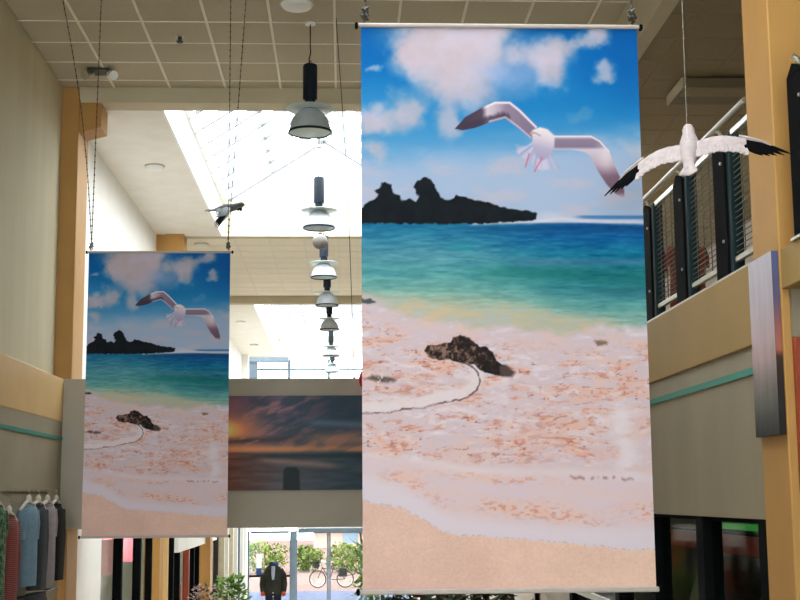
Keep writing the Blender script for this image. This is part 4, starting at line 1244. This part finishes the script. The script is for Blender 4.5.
# ------------------------------------------------------------------ display mannequin in the entrance area
mq = thing('display_mannequin', (-1.535, 30.0, GROUND), 'headless display mannequin in a dark open jacket with blue scarf', 'mannequin')
part('plinth', MB().box(-.3, .3, -.3, .3, 0, .5, .01), MT['white'], mq, local=True)
for s in (-1, 1):
    part('trouser_leg', MB().tube([(s * .085, 0, .52), (s * .09, -.01, .95), (s * .09, 0, 1.36)], [.06, .075, .095], 12), MT['denim'], mq, True, local=True)
    part('shoe', MB().sphere((s * .085, -.06, .535), .05, 10, 7, (.9, 2.2, .7)), MT['black'], mq, True, local=True)
tor = [(1.30, .19, .13), (1.36, .20, .14), (1.5, .19, .135), (1.65, .20, .14), (1.78, .205, .13), (1.87, .17, .11), (1.93, .10, .085), (1.955, .07, .07)]
part('jacket', MB().rings([[(rx * math.cos(a) * (1 + .03 * math.sin(9 * a + z * 20)), ry * math.sin(a), z) for a in [2 * math.pi * k / 24 for k in range(24)]] for z, rx, ry in tor]), MT['jacket'], mq, True, local=True, label='dark padded jacket')
part('shirt_front', MB().rings([[(.0 + w * c, -d_ + .012 * abs(c), z) for c in (-1, -.5, 0, .5, 1)] + [(w * c, -d_ + .03, z) for c in (1, 0, -1)] for z, w, d_ in ((1.62, .022, .152), (1.72, .036, .15), (1.84, .042, .132), (1.91, .04, .105))]), MT['paleblue'], mq, True, local=True)
for s in (-1, 1):
    part('sleeve', MB().tube([(s * .15, 0, 1.84), (s * .215, 0, 1.72), (s * .245, .01, 1.52), (s * .235, -.03, 1.36)], [.06, .068, .062, .05], 12), MT['jacket'], mq, True, local=True)
    part('glove', MB().sphere((s * .225, -.045, 1.31), .05, 10, 7, (1.1, 1.0, 1.1)), MT['orange'], mq, True, local=True, label='orange glove')
    part('pocket_button', MB().sphere((s * .0, -.15, 1.3 + .04 * s), .014, 8, 5), MT['white'], mq, True, local=True)
sc_ = MB().rings([[((r + .015 * math.sin(3 * a)) * math.cos(a), (r * .8) * math.sin(a) - .01, z + .012 * math.sin(2 * a)) for a in [2 * math.pi * k / 18 for k in range(18)]] for r, z in ((.075, 1.92), (.10, 1.945), (.105, 1.97), (.085, 1.995), (.06, 1.98))])
part('scarf', sc_, MT['blue'], mq, True, local=True)

# ------------------------------------------------------------------ plants
def plant(name, loc, label, height, spread, n, leafm, leaf=(.12, .04), base=.35, potr=.2, poth=.35, flower=None, fr=.0, seed=1, droop=.4, kind='stuff'):
    r = random.Random(seed)
    t = thing(name, loc, label, 'plant')
    part('pot', MB().lathe([(potr * .75, 0), (potr, poth * .9), (potr * 1.06, poth * .9), (potr * 1.06, poth), (potr * .9, poth), (potr * .88, poth * .92)]), MT['pot'], t, True, local=True)
    stems, lv, fl = MB(), MB(), MB()
    for s in range(7):
        a = r.uniform(0, 6.28)
        q = r.uniform(.2, 1) * spread * .6
        stems.tube([(0, 0, poth * .9), (.4 * q * math.cos(a), .4 * q * math.sin(a), base + .4 * (height - base)), (q * math.cos(a), q * math.sin(a), height * .88)], [.012, .008, .004], 5)
    for k in range(n):
        a, b = r.uniform(0, 6.28), r.uniform(0, 1)
        z = base + (height - base) * b
        q = spread * math.sqrt(r.random()) * (1 - .5 * b ** 3) * (.55 + .45 * math.sin(min(1, b * 1.6) * 1.57))
        c = Vector((q * math.cos(a), q * math.sin(a), z))
        a2 = a + r.uniform(-1.3, 1.3)
        d = Vector((math.cos(a2), math.sin(a2), r.uniform(-droop, .8))).normalized()
        sd = d.cross(Vector((r.uniform(-.4, .4), r.uniform(-.4, .4), 1))).normalized()
        tgt = fl if (flower and r.random() < fr) else lv
        L, W = (leaf if tgt is lv else (leaf[0] * .6, leaf[1] * 1.2))
        L *= r.uniform(.7, 1.25)
        nn = len(tgt.v)
        up = d.cross(sd) * .15 * L
        tgt.v += [tuple(c), tuple(c + d * L * .45 + sd * W + up), tuple(c + d * L - up * .5), tuple(c + d * L * .45 - sd * W + up)]
        tgt.f.append((nn, nn + 1, nn + 2, nn + 3))
    part('stems', stems, MT['stem'], t, True, local=True)
    part('foliage', lv, leafm, t, local=True, kind=kind)
    if fl.v:
        part('blossom', fl, flower, t, local=True, kind=kind)
    return t


plant('potted_plant', (-2.05, 25.0, GROUND), 'leafy green potted plant beside the shop front below the bridge', 1.98, .34, 420, MT['leaf'], (.16, .05), .7, seed=3)
plant('dried_flower_arrangement', (-2.42, 24.2, GROUND), 'pale dried flower arrangement left of the green potted plant', 1.86, .42, 700, MT['leafd'], (.10, .025), .6, flower=MT['flower'], fr=.7, seed=5)
plant('potted_palm', (.66, 24.0, GROUND), 'tall palm plant peeking out left of the large banner', 2.75, .42, 260, MT['leaf'], (.42, .035), 1.2, seed=8, droop=.9)
plant('potted_shrub', (.62, 8.9, -1.72), 'dark shrub with red blossoms below the large banner', 1.12, .46, 900, MT['leafd'], (.11, .03), .4, flower=MT['redflower'], fr=.16, seed=11)
plant('potted_shrub', (1.0, 10.1, -1.72), 'dark leafy shrub below the right part of the large banner', 1.10, .40, 600, MT['leafd'], (.11, .03), .4, flower=MT['redflower'], fr=.10, seed=12)

# ------------------------------------------------------------------ small fixtures
def disc_light(loc, label, r=.13, m='white'):
    t = thing('ceiling_light', (loc[0], loc[1], loc[2] - .05), label, 'ceiling light', 'small round ceiling fixtures')
    part('base', MB().lathe([(r, .03), (r, .048), (r * .9, .049)]), MT['lampblack'] if m != 'white' else MT['fascia'], t, True, local=True)
    part('diffuser', MB().lathe([(r * .4, -.012), (r * .8, .0), (r * .93, .03)]), MT['white'], t, True, local=True)
disc_light((-.413, 11.62, H_CEIL), 'round ceiling fixture above the nearest pendant lamp', .16)
disc_light((-2.44, 17.0, H_SOF), 'round white ceiling light on the soffit left of the skylight', .13)
disc_light((-2.5, 23.3, H_CEIL), 'round ceiling light above the smaller banner', .13)
disc_light((-2.5, 32.5, H_SOF), 'round ceiling light on the far soffit', .12)
disc_light((-2.5, 37.5, H_SOF), 'farthest round ceiling light on the soffit', .12)
spt = thing('spotlight', (-2.53, 13.6, H_CEIL - .1), 'twin metal spotlight under the ceiling near the left wall', 'spotlight')
part('base_plate', MB().box(-2.66, -2.44, 13.5, 13.7, H_CEIL - .03, H_CEIL - .005, .008), MT['wire'], spt)
for x, s in ((-2.62, -1), (-2.44, 1)):
    part('spot_head', MB().tube([(x, 13.6, H_CEIL - .035), (x + .03 * s, 13.55, H_CEIL - .06), (x + .06 * s, 13.5, H_CEIL - .09)], [.035, .04, .05], 12), MT['steel'] if s < 0 else MT['white'], spt, True)
spk = thing('sprinkler', (-1.579, 12.534, H_CEIL - .06), 'small sprinkler head on the tiled ceiling', 'sprinkler')
part('escutcheon', MB().lathe([(.045, H_CEIL - .012), (.04, H_CEIL - .005), (.02, H_CEIL - .003)], -1.579, 12.534), MT['steel'], spk, True)
part('nozzle', MB().lathe([(.03, H_CEIL - .065), (.034, H_CEIL - .055), (.018, H_CEIL - .045), (.02, H_CEIL - .012)], -1.579, 12.534), MT['wire'], spk, True)
bl = thing('red_balloon', (.262, 14.0, 1.0), 'dark pink balloon at the left edge of the large banner', 'balloon')
part('envelope', MB().sphere((.262, 13.96, 1.22), .10, 16, 11, (1, 1, 1.2)), MT['balloon'], bl, True)
part('knot', MB().lathe([(.016, 1.095), (.006, 1.112)], .262, 13.96, 8), MT['balloon'], bl, True)
part('string', MB().tube([(.262, 13.96, 1.1), (.266, 14.0, 1.16), (.262, 14.119, 1.2)], .002, 4), MT['wire'], bl)
wr = thing('hanging_wire', (.12, 14.14, 1.25), 'thin wire from the ceiling to the bridge beside the large banner', 'wire')
part('strand', MB().tube([(-.06, 12.0, 4.448), (.05, 13.0, 3.1), (.12, 14.15, 1.252)], .004, 5), MT['wire'], wr)
part('eyelet', MB().lathe([(.014, 1.248), (.014, 1.262)], .12, 14.15, 8), MT['wire'], wr)
nt_ = thing('door_notice', (-2.62, 41.97, -2.5), 'white and blue notice stuck on the left glass leaf', 'notice')
part('sheet', MB().box(-2.68, -2.52, 42.058, 42.064, -2.15, -1.72), MT['white'], nt_)
part('blue_field', MB().box(-2.68, -2.52, 42.058, 42.064, -2.42, -2.152), MT['blue'], nt_)

# ------------------------------------------------------------------ outside the entrance
struct('pavement', MB().box(-30, 30, 42.2, 50.2, GROUND - .15, GROUND - .02), MT['paving_shade'], label='forecourt outside the entrance, building shadow painted blue grey')
struct('plaza', MB().box(-30, 30, 50.2, 110, GROUND - .15, GROUND - .02), MT['paving'], label='pink paving of the plaza')
def bicycle(loc):
    t = thing('bicycle', loc, 'parked bicycle with dark front basket seen through the glass doors', 'bicycle')
    R_ = .33
    def wheel(x):
        w = MB()
        rr = lambda R0, r0, nseg=28: [[((R0 + r0 * math.cos(b)) * math.cos(a) + x, r0 * math.sin(b), R_ + (R0 + r0 * math.cos(b)) * math.sin(a)) for b in [k * math.pi / 3 for k in range(6)]] for a in [2 * math.pi * k / nseg for k in range(nseg)]]
        wp = part('tyre', w.rings(rr(R_ - .024, .026), closed=True), MT['rubber'], t, True, local=True)
        part('rim', MB().rings(rr(R_ - .045, .01), closed=True), MT['steel'], wp, True, local=True)
        s = MB()
        for k in range(14):
            a = 2 * math.pi * k / 14
            s.tube([(x, 0, R_), (x + (R_ - .05) * math.cos(a), 0, R_ + (R_ - .05) * math.sin(a))], .002, 3)
        part('spokes', s, MT['steel'], wp, local=True)
        part('hub', MB().tube([(x, -.05, R_), (x, .05, R_)], .02, 8), MT['steel'], wp, True, local=True)
    wheel(0); wheel(1.05)
    fr_ = MB()
    for a, b in (((.17, 0, .78), (.46, 0, .30)), ((.46, 0, .30), (.62, 0, .80)), ((.17, 0, .72), (.60, 0, .72)), ((.46, 0, .30), (1.05, 0, R_)), ((.61, 0, .74), (1.05, 0, R_))):
        fr_.tube([a, b], .016, 8)
    part('frame', fr_, MT['black'], t, True, local=True)
    part('fork', MB().tube([(.15, 0, .90), (.17, 0, .74), (0, 0, R_)], .014, 8), MT['black'], t, True, local=True)
    part('handlebar', MB().tube([(.30, -.28, .98), (.16, -.2, 1.0), (.14, 0, .97), (.16, .2, 1.0), (.30, .28, .98)], .012, 8), MT['steel'], t, True, local=True)
    part('saddle', MB().sphere((.66, 0, .86), .05, 12, 7, (2.4, 1.4, .7)), MT['black'], t, True, local=True)
    part('basket', MB().rings([[(-.06 + sx * w, sy * d, z) for sx, sy in ((-1, -1), (1, -1), (1, 1), (-1, 1))] for z, w, d in ((.74, .10, .12), (.98, .14, .17), (.98, .13, .16), (.76, .09, .11))]), MT['black'], t, local=True)
    part('rear_rack', MB().box(.75, 1.2, -.07, .07, .70, .72), MT['black'], t, local=True)
    for s in (-1, 1):
        part('pannier', MB().box(.80, 1.12, s * .08, s * .2, .42, .74, .03), MT['black'], t, local=True)
    part('kickstand', MB().tube([(.52, .04, .28), (.56, .22, .02)], .01, 6), MT['steel'], t, local=True)
    part('crank', MB().tube([(.46, -.08, .30), (.46, .08, .30)], .05, 12), MT['steel'], t, True, local=True)
    return t
bicycle((-.975, 52.0, GROUND - .02))

def bush(loc, label, rx, rz, n, seed):
    r = random.Random(seed)
    t = thing('shrub', loc, label, 'shrub', 'shrubs outside the entrance')
    lv, st = MB(), MB()
    for k in range(6):
        a = r.uniform(0, 6.28)
        st.tube([(0, 0, 0), (.3 * rx * math.cos(a), .3 * rx * math.sin(a), rz), (.6 * rx * math.cos(a), .6 * rx * math.sin(a), 1.6 * rz)], [.03, .02, .01], 5)
    part('branches', st, MT['stem'], t, True, local=True)
    for k in range(n):
        u, a = r.uniform(-1, 1), r.uniform(0, 6.28)
        q = math.sqrt(1 - u * u)
        rad = (.75 + .25 * r.random()) * .95 * (1 + .18 * math.sin(3 * a + seed) + .12 * math.sin(5 * u + a))
        c = Vector((rx * q * math.cos(a) * rad, rx * .7 * q * math.sin(a) * rad, max(.03, rz + rz * u * rad)))
        d = Vector((r.uniform(-1, 1), r.uniform(-1, 1), r.uniform(-.6, 1))).normalized()
        s_ = d.cross(Vector((r.uniform(-1, 1), r.uniform(-1, 1), r.uniform(-1, 1)))).normalized()
        L, W = r.uniform(.10, .2), r.uniform(.04, .08)
        nn = len(lv.v)
        lv.v += [tuple(c), tuple(c + d * L * .5 + s_ * W), tuple(c + d * L), tuple(c + d * L * .5 - s_ * W)]
        lv.f.append((nn, nn + 1, nn + 2, nn + 3))
    part('foliage', lv, MT['shrub'], t, local=True, kind='stuff')
for k, (x, y, rx, rz, lab) in enumerate(((-3.6, 62, 1.1, .72, 'shrub outside left of the mannequin'), (-1.7, 63, .7, .6, 'small shrub outside right of the grey door post'), (.1, 62.5, .9, .66, 'shrub outside behind the bicycle'), (2.0, 64, 1.1, .6, 'shrub outside at the right door leaf'), (-5.6, 64, 1.3, .8, 'shrub outside at the far left of the doors'))):
    bush((x, y, GROUND - .02), lab, rx, rz, 800, 20 + k)
hs = thing('pale_house', (6, 92, GROUND - .02), 'low pale building far across the plaza beyond the doors', 'building')
part('wall', MB().box(-2, 12, 92, 98, GROUND - .02, GROUND + 1.2), MT['house'], hs)
rf_ = MB()
rf_.v = [(-2.5, 91.5, GROUND + 1.2), (12.5, 91.5, GROUND + 1.2), (12.5, 98.5, GROUND + 1.2), (-2.5, 98.5, GROUND + 1.2), (-2.5, 95, GROUND + 2.0), (12.5, 95, GROUND + 2.0)]
rf_.f = [(0, 1, 5, 4), (2, 3, 4, 5), (1, 2, 5), (3, 0, 4), (3, 2, 1, 0)]
part('roof', rf_, mat('pink_roof', (96, 60, 50), .8, .05, 2), hs)
for x in (0, 3, 6, 9):
    part('window', MB().box(x, x + 1.0, 91.97, 92.0, GROUND + .3, GROUND + 1.0), MT['frame'], hs)
